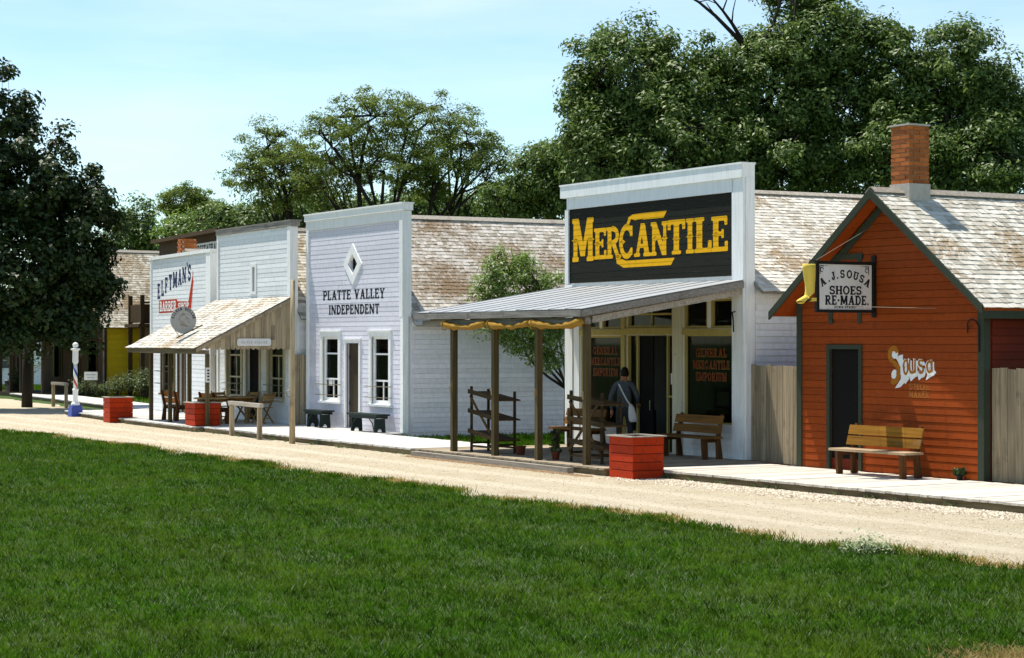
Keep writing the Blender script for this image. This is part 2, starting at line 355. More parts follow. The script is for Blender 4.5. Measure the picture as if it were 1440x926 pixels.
def clapboards(wall, mat, a0, a1, z0, z1, e, ops=(), side=None, lim=None, split=4.0, name='clapboard', lap=FLAT):
    """boards along local x (side None, facing -y) or along local y (side = x of the wall, facing +x)"""
    nrow = int(math.ceil((z1 - z0) / e - .15))
    for i in range(nrow):
        za = z0 + i * e; zb = min(za + e, z1); lo, hi = (a0, a1) if lim is None else lim(zb)
        if hi - lo < .1: continue
        segs = [(lo, hi)]
        for o in ops:
            if o[2] - .02 < zb - .02 and o[3] + .02 > za + .02:
                segs = [q for s in segs for q in ((s[0], min(s[1], o[0] - .03)), (max(s[0], o[1] + .03), s[1])) if q[1] - q[0] > .05]
        fin = []
        for s in segs:
            if s[1] - s[0] > split:
                c = s[0] + (s[1] - s[0]) * random.uniform(.25, .75); fin += [(s[0], c - .0015), (c + .0015, s[1])]
            else: fin.append(s)
        for s in fin:
            me = board_mesh(s[1] - s[0], zb - za, SIDE if side is not None and lap is FLAT else lap)
            if not me.materials: me.materials.append(None)
            o = bpy.data.objects.new(name, me); COL.objects.link(o); o.parent = wall
            o.material_slots[0].link = 'OBJECT'; o.material_slots[0].material = MATS[mat]
            if side is None: o.location = (s[0], random.uniform(-.001, .001), za)
            else: o.location = (side, s[0], za); o.rotation_euler = (0, 0, math.pi / 2)
def shingles(name, mat, parent, p0, u, v, length, slope, e=.14, thick=.014, seed=1):
    """p0: eave corner, u: unit vector along the eave, v: unit vector up the slope"""
    rg = np.random.default_rng(seed); p0, u, v = (np.array(q, float) for q in (p0, u, v)); n = np.cross(u, v); n /= np.linalg.norm(n)
    if n[2] < 0: n = -n
    V = []; F = []; row = 0; s = -.03
    while s < slope - .02:
        a = -rg.uniform(0, .12)
        while a < length:
            wd = rg.uniform(.09, .20); a0, a1 = max(a, 0) + .002, min(a + wd, length) - .002; a += wd
            if a1 - a0 < .02: continue
            j = rg.normal(0, .007); lift = thick + .012 + rg.uniform(0, .007); s0 = s + j; s1 = min(s + e * 1.55, slope)
            b = len(V); tw = rg.normal(0, .003)
            for aa, tt in ((a0, tw), (a1, -tw)):
                V += [p0 + u * aa + v * s0 + n * (lift + tt), p0 + u * aa + v * s1 + n * .012, p0 + u * aa + v * s0 + n * (lift + tt - thick)]
            F += [(b, b + 3, b + 4, b + 1), (b, b + 2, b + 5, b + 3), (b, b + 1, b + 1, b + 2), (b + 3, b + 5, b + 4, b + 4)]
        s += e; row += 1
    me = bpy.data.meshes.new(name); me.from_pydata([tuple(q) for q in V], [], [tuple(dict.fromkeys(f)) for f in F])
    o = link(name, me, mat, parent); o['kind'] = 'stuff'; return o

# ------------------------------------------------------------------ lettering: filled outlines from little implicit glyphs
T, HH, SX, SH = .19, .11, .075, .085
def gR(x0, y0, x1, y1): return ('P', [(x0, y0), (x1, y0), (x1, y1), (x0, y1)])
def gP(*p): return ('P', list(p))
def gS(p, q, t):
    d = np.array(q) - np.array(p); d = d / np.linalg.norm(d); nn = np.array((-d[1], d[0])) * t / 2; p, q = np.array(p), np.array(q)
    return ('P', [tuple(p - nn), tuple(q - nn), tuple(q + nn), tuple(p + nn)])
def gH(p, q, w):                            # stroke with flat horizontal ends, width w measured along x
    return ('P', [(p[0] - w / 2, p[1]), (p[0] + w / 2, p[1]), (q[0] + w / 2, q[1]), (q[0] - w / 2, q[1])])
def gA(cx, cy, rx, ry, a0, a1, t): return ('A', cx, cy, rx, ry, a0, a1, t)
def vs(x, bot=True, top=True):
    r = [gR(x - T / 2, 0, x + T / 2, 1)]
    if bot: r.append(gR(x - T / 2 - SX, 0, x + T / 2 + SX, SH))
    if top: r.append(gR(x - T / 2 - SX, 1 - SH, x + T / 2 + SX, 1))
    return r
GL = {
 'A': (.86, [gH((.16, 0), (.43, 1), .13), gH((.68, 0), (.45, 1), .21), gR(.22, .27, .62, .37), gR(.02, 0, .30, SH), gR(.50, 0, .86, SH)]),
 'B': (.72, vs(.18) + [gA(.34, .74, .27, .215, -90, 90, .15), gA(.34, .27, .32, .23, -90, 90, .16), gR(.2, .9, .36, 1), gR(.2, .455, .36, .55), gR(.2, 0, .36, .1)]),
 'C': (.76, [gA(.40, .5, .31, .44, 42, 318, .16), gR(.58, .66, .69, .96), gR(.60, .10, .69, .30)]),
 'D': (.78, vs(.18) + [gA(.32, .5, .36, .45, -90, 90, .16), gR(.2, .9, .34, 1), gR(.2, 0, .34, .1)]),
 'E': (.68, vs(.18) + [gR(.2, 1 - HH, .62, 1), gR(.54, .76, .63, 1), gR(.2, .455, .48, .555), gR(.42, .38, .49, .63), gR(.2, 0, .63, HH), gR(.55, 0, .65, .27)]),
 'F': (.66, vs(.18) + [gR(.2, 1 - HH, .62, 1), gR(.54, .74, .63, 1), gR(.2, .455, .48, .555), gR(.42, .38, .49, .63)]),
 'G': (.78, [gA(.40, .5, .31, .44, 42, 330, .16), gR(.58, .66, .69, .96), gR(.56, .06, .72, .46), gR(.46, .38, .78, .47)]),
 'H': (.84, vs(.18) + vs(.66) + [gR(.2, .45, .66, .55)]),
 'I': (.36, vs(.18)),
 'J': (.56, [gR(.30, .25, .48, 1), gR(.2, 1 - SH, .56, 1), gA(.25, .25, .14, .19, 180, 360, .15), gR(.04, .2, .17, .38)]),
 'L': (.64, vs(.18) + [gR(.2, 0, .60, HH), gR(.51, 0, .62, .32)]),
 'M': (1.0, [gH((.16, 0), (.16, 1), .16), gH((.84, 0), (.84, 1), .19), gH((.20, 1), (.50, .12), .20), gH((.78, 1), (.50, .12), .14), gR(.03, 0, .29, SH), gR(.69, 0, .98, SH), gR(.02, 1 - SH, .26, 1), gR(.74, 1 - SH, .98, 1)]),
 'N': (.88, [gH((.16, 0), (.16, 1), .13), gH((.72, 0), (.72, 1), .13), gH((.18, 1), (.70, 0), .21), gR(.03, 0, .29, SH), gR(.02, 1 - SH, .28, 1), gR(.58, 1 - SH, .86, 1)]),
 'O': (.80, [gA(.40, .5, .31, .44, 0, 360, .16)]),
 'P': (.70, vs(.18) + [gA(.34, .72, .29, .235, -90, 90, .15), gR(.2, .9, .36, 1), gR(.2, .44, .36, .53)]),
 'R': (.80, vs(.18) + [gA(.34, .73, .27, .225, -90, 90, .15), gR(.2, .9, .36, 1), gR(.2, .45, .36, .54), gH((.66, 0), (.38, .5), .19), gR(.54, 0, .80, SH)]),
 'S': (.66, [gA(.33, .72, .235, .22, 20, 270, .15), gA(.33, .28, .235, .22, -160, 90, .15), gR(.50, .70, .60, .97), gR(.05, .03, .15, .30)]),
 'T': (.72, vs(.36, True, False) + [gR(.04, 1 - HH, .68, 1), gR(.02, .73, .12, 1), gR(.60, .73, .70, 1)]),
 'U': (.82, [gR(.11, .35, .29, 1), gR(.56, .35, .70, 1), gA(.40, .35, .24, .29, 180, 360, .15), gR(.02, 1 - SH, .38, 1), gR(.46, 1 - SH, .80, 1)]),
 'V': (.84, [gH((.20, 1), (.43, 0), .21), gH((.68, 1), (.43, 0), .13), gR(.03, 1 - SH, .38, 1), gR(.52, 1 - SH, .84, 1)]),
 'K': (.82, vs(.18) + [gH((.26, .42), (.62, 1), .14), gH((.66, 0), (.36, .6), .19), gR(.54, 0, .82, SH), gR(.48, 1 - SH, .78, 1)]),
 'Y': (.80, [gR(.31, 0, .49, .5), gR(.20, 0, .60, SH), gH((.17, 1), (.40, .42), .19), gH((.66, 1), (.42, .42), .12), gR(.02, 1 - SH, .34, 1), gR(.50, 1 - SH, .80, 1)]),
 'W': (1.12, [gH((.17, 1), (.36, 0), .19), gH((.56, .9), (.36, 0), .12), gH((.56, .9), (.76, 0), .19), gH((.95, 1), (.76, 0), .12), gR(.02, 1 - SH, .34, 1), gR(.82, 1 - SH, 1.1, 1)]),
 '.': (.28, [gR(.06, 0, .23, .17)]), "'": (.26, [gR(.06, .76, .19, 1), gP((.08, .62), (.19, .78), (.06, .78))]), '*': (.34, [gA(.17, .48, .05, .05, 0, 360, .12)]), ' ': (.42, []),
}
def field(els, X, Y, grow=0.0):
    f = np.full(X.shape, -9.0)
    for e in els:
        if e[0] == 'P':
            p = np.array(e[1], float); ar = 0.5 * np.sum(p[:, 0] * np.roll(p[:, 1], -1) - np.roll(p[:, 0], -1) * p[:, 1])
            if ar < 0: p = p[::-1]
            g = np.full(X.shape, 9.0)
            for a, b in zip(p, np.roll(p, -1, 0)):
                d = b - a; l = np.hypot(*d)
                if l < 1e-6: continue
                g = np.minimum(g, (d[0] * (Y - a[1]) - d[1] * (X - a[0])) / l)
        else:
            _, cx, cy, rx, ry, a0, a1, t = e; dx, dy = (X - cx) / rx, (Y - cy) / ry; r = np.hypot(dx, dy)
            rr = np.hypot(X - cx, Y - cy); g = t / 2 - np.abs(r - 1) * rr / np.maximum(r, 1e-6)
            if a1 - a0 < 360:
                ang = np.degrees(np.arctan2(dy, dx)); mid, half = (a0 + a1) / 2, (a1 - a0) / 2
                g = np.minimum(g, (half - np.abs((ang - mid + 180) % 360 - 180)) * np.pi / 180 * min(rx, ry))
        f = np.maximum(f, g)
    return f + grow
def fill(els, n, box, grow=0.0):
    """marching squares -> 2D verts and faces"""
    x0, y0, x1, y1 = box; h = (y1 - y0) / n; nx = max(2, int(math.ceil((x1 - x0) / h))); xs = x0 + np.arange(nx + 1) * h; ys = y0 + np.arange(n + 1) * h
    X, Y = np.meshgrid(xs, ys); f = field(els, X, Y, grow); V = []; F = []
    def put(p): V.append(p); return len(V) - 1
    for j in range(n):
        run = None
        for i in range(nx + 1):
            full = i < nx and f[j, i] > 0 and f[j, i + 1] > 0 and f[j + 1, i] > 0 and f[j + 1, i + 1] > 0
            if full:
                if run is None: run = i
                continue
            if run is not None:
                F.append([put((xs[run], ys[j])), put((xs[i], ys[j])), put((xs[i], ys[j + 1])), put((xs[run], ys[j + 1]))]); run = None
            if i >= nx: break
            c = [(i, j), (i + 1, j), (i + 1, j + 1), (i, j + 1)]; fv = [f[b, a] for a, b in c]
            if max(fv) <= 0: continue
            poly = []
            for k in range(4):
                a, b = c[k], c[(k + 1) % 4]; fa, fb = fv[k], fv[(k + 1) % 4]; pa, pb = (xs[a[0]], ys[a[1]]), (xs[b[0]], ys[b[1]])
                if fa > 0: poly.append(pa)
                if (fa > 0) != (fb > 0): t = fa / (fa - fb); poly.append((pa[0] + t * (pb[0] - pa[0]), pa[1] + t * (pb[1] - pa[1])))
            if len(poly) >= 3: F.append([put(p) for p in poly])
    return V, F
class Ink:
    """collects 2D filled shapes (u, z) and maps them on a surface"""
    def __init__(s): s.v = []; s.f = []
    def shape(s, els, box, n=24, tr=lambda x, y: (x, y), grow=0.0):
        V, F = fill(els, n, box, grow); o = len(s.v); s.v += [tr(*p) for p in V]; s.f += [[i + o for i in q] for q in F]; return s
    def glyph(s, ch, x, z, sx, sz, n=20, rot=0.0, grow=0.0):
        wd, els = GL[ch]
        if not els: return wd
        c, sn = math.cos(rot), math.sin(rot)
        return s.shape(els, (-.14, -.14, wd + .14, 1.14), n, lambda a, b: (x + a * sx * c - b * sz * sn, z + a * sx * sn + b * sz * c), grow)
    def text(s, tx, x0, x1, z0, z1, n=20, grow=0.0, gap=.06):
        tot = sum(GL[c][0] + gap for c in tx) - gap; sx = (x1 - x0) / tot; x = x0
        for c in tx: s.glyph(c, x, z0, sx, z1 - z0, n, 0, grow); x += (GL[c][0] + gap) * sx
        return s
    def build(s, name, mat, parent, mapf):
        me = bpy.data.meshes.new(name); me.from_pydata([mapf(*p) for p in s.v], [], s.f); return link(name, me, mat, parent)
def on_boards(z0, e, off=.003, lap=FLAT):
    t0, t1, gp = lap
    def f(x, z): q = ((z - z0) / e) % 1.0; return (x, -(t0 + (t1 - t0) * min(1, q * e / (e - gp))) - off, z)
    return f

# ================================================================== THE SETTING
def sheet(name, pts, z, mat, sub=0):
    me = bpy.data.meshes.new(name); me.from_pydata([(x, y, z) for x, y in pts], [], [tuple(range(len(pts)))]); o = link(name, me, mat); o['kind'] = 'structure'; return o
sheet('ground', [(-900, -700), (700, -700), (700, 900), (-900, 900)], -0.012, 'field')
def wob(x, a, s): return a * (math.sin(x * .9 + s) * .5 + math.sin(x * 2.3 + s * 2) * .3 + math.sin(x * 5.1 + s * 3) * .2)
def lawn_edge(x): return -7.28 - max(0, -x - 2) * .04 + wob(x, .28, 1.3)
xs = [-70 + i * .5 for i in range(261)]
def strip(name, lo, hi, z, mat):
    V = []; F = []
    for i, x in enumerate(xs):
        V += [(x, lo(x), z), (x, hi(x), z)]
        if i: k = 2 * i; F.append((k - 2, k, k + 1, k - 1))
    me = bpy.data.meshes.new(name); me.from_pydata(V, [], F); o = link(name, me, mat); o['kind'] = 'structure'; return o
strip('road', lambda x: lawn_edge(x) - .5, lambda x: -.8 if x > -21 else -.3 + wob(x, .3, 4) + .06 * (-x - 21), -.004, 'gravel_road')
strip('lawn', lambda x: -45, lambda x: lawn_edge(x), 0.004, 'lawn_soil')
sheet('yard', [(0.1, -.6), (6.5, -.6), (6.5, 16), (0.1, 16)], 0.004, 'lawn_soil')

# building frames: (x, y, rotation)
FR = {'S': (20.07, .64, R(2.23)), 'M': (13.31, .74, R(-.3)), 'I': (0, 0, 0), 'L': (-6.28, -.32, R(-1.54)), 'R': (-12.5, -.24, R(-4.76))}
def fw(k, x, y, z=0):
    a, b, r = FR[k]; return Vector((a + x * math.cos(r) - y * math.sin(r), b + x * math.sin(r) + y * math.cos(r), z))

PLANK = {}
def boardwalk(k, x0, x1, y0, y1, mat, wd=.155, z=.14, edge=True, name='boardwalk'):
    a, b, r = FR[k]; m = MB(); m.box(x0 + .02, x1 - .02, y0 + .06, y1 - .02, -.01, z - .045)
    base = m.build(name, 'walk_edge'); base.location = (a, b, 0); base.rotation_euler = (0, 0, r); base['kind'] = 'structure'
    if edge:
        n = max(1, int((x1 - x0) / 3.2)); s = (x1 - x0) / n
        for i in range(n):
            e = MB(); e.box(0, s - .01, 0, .05, 0, z - .03); o = e.build('edge_beam', 'walk_edge', base); o.location = (x0 + i * s, y0 + random.uniform(-.006, .012), 0)
    x = x0; key = (round(y1 - y0, 2), wd, mat)
    if key not in PLANK:
        p = MB(); p.box(0, wd - .008, 0, y1 - y0, 0, .036); me = bpy.data.meshes.new('plank'); me.from_pydata(p.v, [], p.f); me.materials.append(MATS[mat]); PLANK[key] = me
    while x + wd < x1 + .02:
        o = bpy.data.objects.new('plank', PLANK[key]); COL.objects.link(o); o.parent = base
        o.location = (x, y0 - .03 + random.uniform(-.02, .02), z - .036 + random.uniform(-.004, .003)); o.rotation_euler = (random.uniform(-.0006, .0006), random.uniform(-.008, .008), 0); x += wd
    return base
boardwalk('S', -5.75, 8.2, -2.82, -.03, 'plank_wood')
boardwalk('M', -6.75, .88, -3.72, -.03, 'plank_shaded', .19)
boardwalk('I', -5.9, 6.48, -2.98, -.62, 'plank_pale', .17)
boardwalk('I', -5.9, .05, -.60, -.03, 'plank_pale', .33, edge=False)
boardwalk('L', -5.95, .30, -2.86, -.03, 'plank_pale', .19)
boardwalk('R', -7.6, .10, -2.75, -.03, 'plank_pale', .19)
boardwalk('R', -30, -7.65, -.2, 1.6, 'plank_pale', .6)
# the porch's loose kerb timber in front of the store
o = MB().box(-6.6, -.1, -.09, .04, 0, .10).build('kerb_timber', 'rim_wood'); o.location = fw('M', 0, -3.86); o.rotation_euler = (0, 0, FR['M'][2])
tag(o, 'long pale timber lying along the front of the store porch', 'timber')

# ================================================================== BUILDING PARTS
def window(b, x0, x1, z0, z1, trim=.11, mat='white_trim', hz=(), vx=(), gy=.075, blind=None, sill=True, name='window', sash=.045):
    m = MB(); tf = -.050
    m.box(x0 - trim, x0, tf, .02, z0 - .02, z1 + trim); m.box(x1, x1 + trim, tf, .02, z0 - .02, z1 + trim); m.box(x0, x1, tf + .003, .02, z1, z1 + trim)
    m.box(x0 - trim - .03, x1 + trim + .03, tf - .03, .02, z1 + trim, z1 + trim + .035)
    if sill: m.box(x0 - trim - .03, x1 + trim + .03, tf - .05, .02, z0 - .075, z0 - .02)
    m.box(x0, x0 + .022, .02, .14, z0, z1); m.box(x1 - .022, x1, .02, .14, z0, z1); m.box(x0 + .022, x1 - .022, .021, .14, z1 - .022, z1); m.box(x0 + .022, x1 - .022, .021, .14, z0, z0 + .022)
    a = x0 + .022; c = x1 - .022; s = sash
    m.box(a, a + s, gy - .025, gy + .02, z0 + .022, z1 - .022); m.box(c - s, c, gy - .025, gy + .02, z0 + .022, z1 - .022); m.box(a + s, c - s, gy - .024, gy + .019, z1 - .022 - s, z1 - .022); m.box(a + s, c - s, gy - .024, gy + .019, z0 + .022, z0 + .022 + s * 1.3)
    wn = m.build(name, mat, b)
    MB().box(a + .01, c - .01, gy, gy + .006, z0 + .03, z1 - .03).build('pane', 'glass', wn)
    for h in hz: MB().box(a + s, c - s, gy - .028, gy + .016, h - .022, h + .022).build('muntin', mat, wn)
    for (v, za, zb) in vx: MB().box(v - .016, v + .016, gy - .022, gy + .014, za, zb).build('muntin', mat, wn)
    if blind: MB().box(a + .01, c - .01, gy + .05, gy + .056, blind, z1 - .03).build('blind', 'blind', wn)
    return wn
def front_wall(b, mat, x0, x1, z0, z1, th, ops, e, bz0=None, bz1=None, boards=True, bmat=None, lim=None, name='wall'):
    m = MB()
    for (a, c, p, q) in cut_rects(x0, x1, z0, z1, ops): m.box(a, c, 0, th, p, q)
    wl = m.build(name, mat, b)
    if boards: clapboards(wl, bmat or mat, x0, x1, bz0 or z0, bz1 or z1, e, ops, lim=lim)
    return wl
def roof_pair(b, W, k, zr, y0, y1, ov, smat, dmat, seed, e=.14, left_sh=True, oxl=None):
    """ridge along local y at x = -W/2"""
    xr = -W / 2; oxl = ov if oxl is None else oxl; n = math.hypot(1, k); t = .07; out = []
    for sgn, xe in ((1, ov), (-1, -W - oxl)):
        run = abs(xe - xr); ze = zr - k * run
        m = MB(); m.prism([(xr, zr), (xe, ze), (xe, ze - t), (xr, zr - t)], 'y', y0, y1); rf = m.build('roof', dmat, b); out.append(rf)
        if sgn == 1 or left_sh:
            shingles('shingles', smat, rf, (xe + sgn * .03, y0 - .015, ze - .03 * k), (0, 1, 0), (-sgn / n, 0, k / n), y1 - y0 + .03, (run + .03) * n, e, seed=seed + sgn)
    m = MB()
    for sgn in (1, -1):
        m.beam((xr + sgn * .07, y0 - .02, zr + .045 - .07 * k * .6), (xr + sgn * .07, y1 + .02, zr + .045 - .07 * k * .6), .16, .02, up=(sgn * k, 0, 1))
    m.build('ridge_cap', 'rim_wood', out[0]); return out
def shell(b, W, D, ze, k, zr, mat, e, side_boards=True, y0=.12):
    """right, left and back walls with a floor; right wall clapboarded"""
    rw = MB().box(-.12, 0, y0, D, 0, ze - .06).build('wall', mat, b)
    if side_boards: clapboards(rw, mat, y0 + .05, D, .16, ze - .10, e, side=0.0, lap=DEEP if mat == 'red_dark' else FLAT)
    MB().box(-W, -W + .12, y0, D, 0, ze - .06).build('wall', mat, b)
    MB().prism([(-W + .121, 0), (-.121, 0), (-.121, ze - .13), (-W / 2, zr - .12), (-W + .121, ze - .13)], 'y', D - .12, D - .01).build('wall', mat, b)
    MB().box(-W + .125, -.125, y0 + .05, D - .13, .06, .12).build('floor', 'dark_inside', b)
def corner_board(b, mat, x, y, z0, z1, wd=.11, name='corner_board'):
    m = MB().prism([(x - wd, y - .044), (x + .040, y - .044), (x + .040, y + wd), (x + .004, y + wd), (x + .004, y - .004), (x - wd, y - .004)], 'z', z0, z1); return m.build(name, mat, b)
def building(k, name, label, cat='building'):
    a, c, r = FR[k]; return thing(name, label, cat, (a, c, 0), r)

# ------------------------------------------------------------------ Platte Valley Independent
b = building('I', 'newspaper_office', 'lavender clapboard false-front building lettered PLATTE VALLEY INDEPENDENT')
WI = 5.85; kI = .885; zrI = 5.72
wo_ = [(-4.84, -3.82, .84, 2.55), (-1.80, -.78, .84, 2.55), (-3.33, -2.54, .16, 2.38), (-3.18, -2.61, 4.16, 4.76)]
fwI = front_wall(b, 'lavender_paint', -WI, 0, 0, 5.86, .18, wo_[:3] + [(-3.12, -2.67, 4.20, 4.72)], .122, .14, 5.45)
for (x0, x1, z0, z1) in wo_[:2]:
    mu = (z0 + z1) / 2 - .29
    wn = window(b, x0, x1, z0, z1, .13, hz=(2.10, 1.42), vx=(((x0 + x1) / 2 + .02, z0 + .06, 1.42),), blind=2.08)
    # iron guard rails across the lower sash
    for zz in (1.00, 1.28): MB().tube([(x0 - .2, -.04, zz), (x0 - .2, -.16, zz), (x0 - .12, -.19, zz), (x1 + .1, -.19, zz), (x1 + .16, -.16, zz), (x1 + .16, -.04, zz)], .011, 6).build('guard_rail', 'chain', wn)
MB().box(-4.62, -4.38, .055, .06, 1.24, 1.44).build('notice', 'paper', b)
# door
m = MB(); m.box(-3.42, -3.33, -.050, .02, .16, 2.47); m.box(-2.54, -2.45, -.050, .02, .16, 2.47); m.box(-3.33, -2.54, -.047, .02, 2.38, 2.47); m.box(-3.45, -2.42, -.07, .02, 2.47, 2.505)
dr = m.build('door', 'white_trim', b)
MB().box(-3.33, -2.54, .06, .10, .16, 2.38).build('door_leaf', 'dark_porch', dr)
for zz in (.75, 1.95): MB().box(-3.30, -3.27, .04, .06, zz, zz + .1).build('hinge', 'iron', dr)
MB().lathe([(.0, 0), (.03, .005), (.03, .03), (0, .035)], (0, 0, 0), 10).build('knob', 'chain', dr).location = (-2.64, .04, 1.1)
# diamond window
cx, cz = -2.93, 4.45
def dia(hw, hh): return [(cx - hw, cz), (cx, cz - hh), (cx + hw, cz), (cx, cz + hh)]
m = MB()
for i in range(4):
    o4, i4 = dia(.56, .54), dia(.30, .28); j = (i + 1) % 4
    m.prism([o4[i], o4[j], i4[j], i4[i]], 'y', -.045, .06)
dw = m.build('diamond_window', 'white_trim', b); MB().prism(dia(.31, .29), 'y', .062, .068).build('pane', 'glass', dw)
# cornice, frieze, corner boards
MB().box(-WI - .05, .06, -.05, .004, 5.45, 5.70).build('frieze', 'white_trim', b)
m = MB().box(-WI - .09, .09, -.085, .22, 5.70, 5.86); m.box(-WI - .11, .11, -.105, .24, 5.86, 5.90); m.build('cornice', 'white_trim', b)
MB().box(-.16, .035, -.052, .004, 3.05, 5.45).build('corner_board', 'white_trim', b); MB().box(.002, .033, .004, .2, 3.05, 5.69).build('end_board', 'white_trim', b)
corner_board(b, 'white_trim', 0, 0, .14, 3.05); MB().box(-WI - .03, -WI + .10, -.052, .004, .14, 5.45).build('corner_board', 'white_trim', b)
mp_ = on_boards(.14, .122)
Ink().text('PLATTE VALLEY', -4.84, -1.04, 3.53, 3.78, 18, .012).build('lettering', 'letter_black', b, mp_); Ink().text('INDEPENDENT', -4.46, -1.36, 3.14, 3.39, 18, .012).build('lettering', 'letter_black', b, mp_)
shell(b, WI, 9.5, zrI - kI * WI / 2, kI, zrI, 'lavender_side', .122, y0=.18)
roof_pair(b, WI, kI, zrI, .19, 9.8, .3, 'shingle_rusty', 'wood_grey', 21)
MB().box(.05, .09, .2, 9.7, 2.80, 2.92).build('eave_board', 'white_trim', b)

# ------------------------------------------------------------------ Mercantile
b = building('M', 'mercantile_store', 'white false-front general store with black and yellow MERCANTILE sign and porch')
WM = 6.72; kM = .60; zrM = 5.62
ops = [(-6.12, -4.42, .62, 2.56), (-4.26, -2.46, .14, 2.56), (-2.10, -.34, .80, 2.57), (-6.12, -5.35, 2.70, 3.28), (-5.25, -4.42, 2.70, 3.28), (-4.22, -2.52, 2.72, 3.30), (-2.10, -1.28, 2.70, 3.28), (-1.16, -.34, 2.70, 3.28)]
fm = front_wall(b, 'white_paint', -WM, 0, 0, 5.86, .18, ops, .125, boards=False)
clapboards(fm, 'white_paint', -WM, 0, .14, .60, .125, [(-4.26, -2.46, 0, 3)])
clapboards(fm, 'black_panel', -6.60, -.38, 3.72, 5.36, .117, split=9)
MB().box(-6.66, -.32, -.05, .004, 5.36, 5.62).build('frieze', 'white_trim', b); m = MB().box(-WM - .16, .02, -.09, .22, 5.62, 5.88); m.box(-WM - .18, .03, -.105, .24, 5.88, 5.915); m.build('cornice', 'white_trim', b)
MB().box(-.37, .005, -.05, .004, .14, 5.62).build('pilaster', 'white_trim', b); MB().box(.002, .034, .004, .21, .14, 5.62).build('end_board', 'white_trim', b)
MB().box(-WM - .02, -6.60, -.05, .004, 3.70, 5.36).build('pilaster', 'white_trim', b); MB().box(-WM - .02, -6.42, -.05, .004, .14, 3.69).build('pilaster', 'white_trim', b); MB().box(-6.40, -6.16, -.03, .004, .14, 3.55).build('pilaster', 'white_trim', b)
MB().box(-4.42, -4.27, -.05, .004, .14, 3.45).build('pilaster', 'cream_trim', b); MB().box(-2.46, -2.12, -.05, .004, .14, 3.45).build('pilaster', 'store_cream', b)
for (x0, x1) in ((-6.16, -4.42), (-2.12, -.37)): MB().box(x0, x1, -.042, .004, 2.57, 2.69).build('transom_bar', 'cream_trim', b)
MB().box(-6.16, -.37, -.045, .003, 3.455, 3.60).build('header', 'cream_trim', b); MB().box(-6.16, -4.44, -.04, .003, 3.29, 3.45).build('header', 'cream_trim', b); MB().box(-2.10, -.37, -.04, .003, 3.29, 3.45).build('header', 'cream_trim', b)
def pane_window(x0, x1, z0, z1, mat='cream_trim', hz=(), vx=(), name='window', fr=.045):
    m = MB(); gy = .07
    for q in ((x0, x0 + fr, z0, z1), (x1 - fr, x1, z0, z1), (x0 + fr, x1 - fr, z0, z0 + fr), (x0 + fr, x1 - fr, z1 - fr, z1)): m.box(q[0], q[1], .01, .13, q[2], q[3])
    wn = m.build(name, mat, b); MB().box(x0 + fr - .01, x1 - fr + .01, gy, gy + .006, z0 + fr - .01, z1 - fr + .01).build('pane', 'glass', wn)
    for h in hz: MB().box(x0 + fr, x1 - fr, gy - .03, gy + .03, h - .02, h + .02).build('muntin', mat, wn)
    for v in vx: MB().box(v - .02, v + .02, gy - .026, gy + .026, z0 + fr, z1 - fr).build('muntin', mat, wn)
    return wn
w1 = pane_window(*ops[0]); w2 = pane_window(*ops[2], fr=.03)
for o_ in ops[3:5]: pane_window(*o_, name='transom_window')
pane_window(-4.22, -2.52, 2.72, 3.30, hz=(3.0,), vx=(-3.37,), name='transom_window')
for o_ in ops[6:]: pane_window(*o_, name='transom_window')
MB().box(-4.27, -2.46, -.05, .004, 2.57, 2.71).build('header', 'cream_trim', b); MB().box(-4.27, -2.46, -.045, .004, 3.31, 3.45).build('header', 'cream_trim', b)
# entrance: dark double screen doors and narrow sidelights
m = MB()
for x in (-4.24, -3.90, -2.76, -2.49): m.box(x - .022, x + .022, .03, .12, .14, 2.56)
m.box(-2.74, -2.51, .04, .11, 1.28, 1.32); m.box(-4.218, -3.922, .05, .11, .5, .54); en = m.build('door', 'cream_trim', b)
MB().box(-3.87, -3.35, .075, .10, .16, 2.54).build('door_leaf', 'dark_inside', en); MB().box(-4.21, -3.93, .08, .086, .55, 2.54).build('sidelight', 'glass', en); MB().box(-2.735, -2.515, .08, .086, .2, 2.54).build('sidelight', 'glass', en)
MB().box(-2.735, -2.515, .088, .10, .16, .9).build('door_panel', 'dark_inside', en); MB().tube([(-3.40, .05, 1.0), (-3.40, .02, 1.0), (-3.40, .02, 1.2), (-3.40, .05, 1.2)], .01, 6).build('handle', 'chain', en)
MB().box(-2.69, -2.57, .07, .076, 1.55, 1.78).build('notice', 'paper', b)
# goods behind the glass
MB().box(-2.0, -.45, .5, .9, .14, 1.05).build('window_display', 'shelf_dark', b); MB().box(-1.75, -.6, .45, .47, 1.06, 1.42).build('display_card', 'blind', b); MB().lathe([(.16, 0), (.2, .15), (.16, .3)], (-1.1, .7, 1.05), 12).build('display_barrel', 'shelf_amber', b)
MB().box(-6.0, -4.5, .5, .9, .14, .95).build('window_display', 'shelf_dark', b)
# lettering of the big board
mp_ = on_boards(3.72, .117); ink = Ink()
def fit(ch, x0, x1, z0, z1, n=34, grow=.012):
    wd = GL[ch][0]; ink.glyph(ch, x0, z0, (x1 - x0) / wd, z1 - z0, n, 0, grow)
fit('M', -6.48, -5.56, 4.20, 5.13, 44); fit('E', -5.55, -5.03, 4.22, 4.88); fit('R', -5.05, -4.46, 4.22, 4.88); fit('C', -4.53, -3.96, 4.20, 4.90); fit('A', -3.95, -3.30, 4.22, 4.90); fit('N', -3.31, -2.66, 4.22, 4.90)
fit('T', -2.68, -2.02, 4.22, 4.91); fit('I', -2.00, -1.72, 4.22, 4.91); fit('L', -1.70, -1.09, 4.22, 4.91); fit('E', -1.11, -.53, 4.22, 4.90)
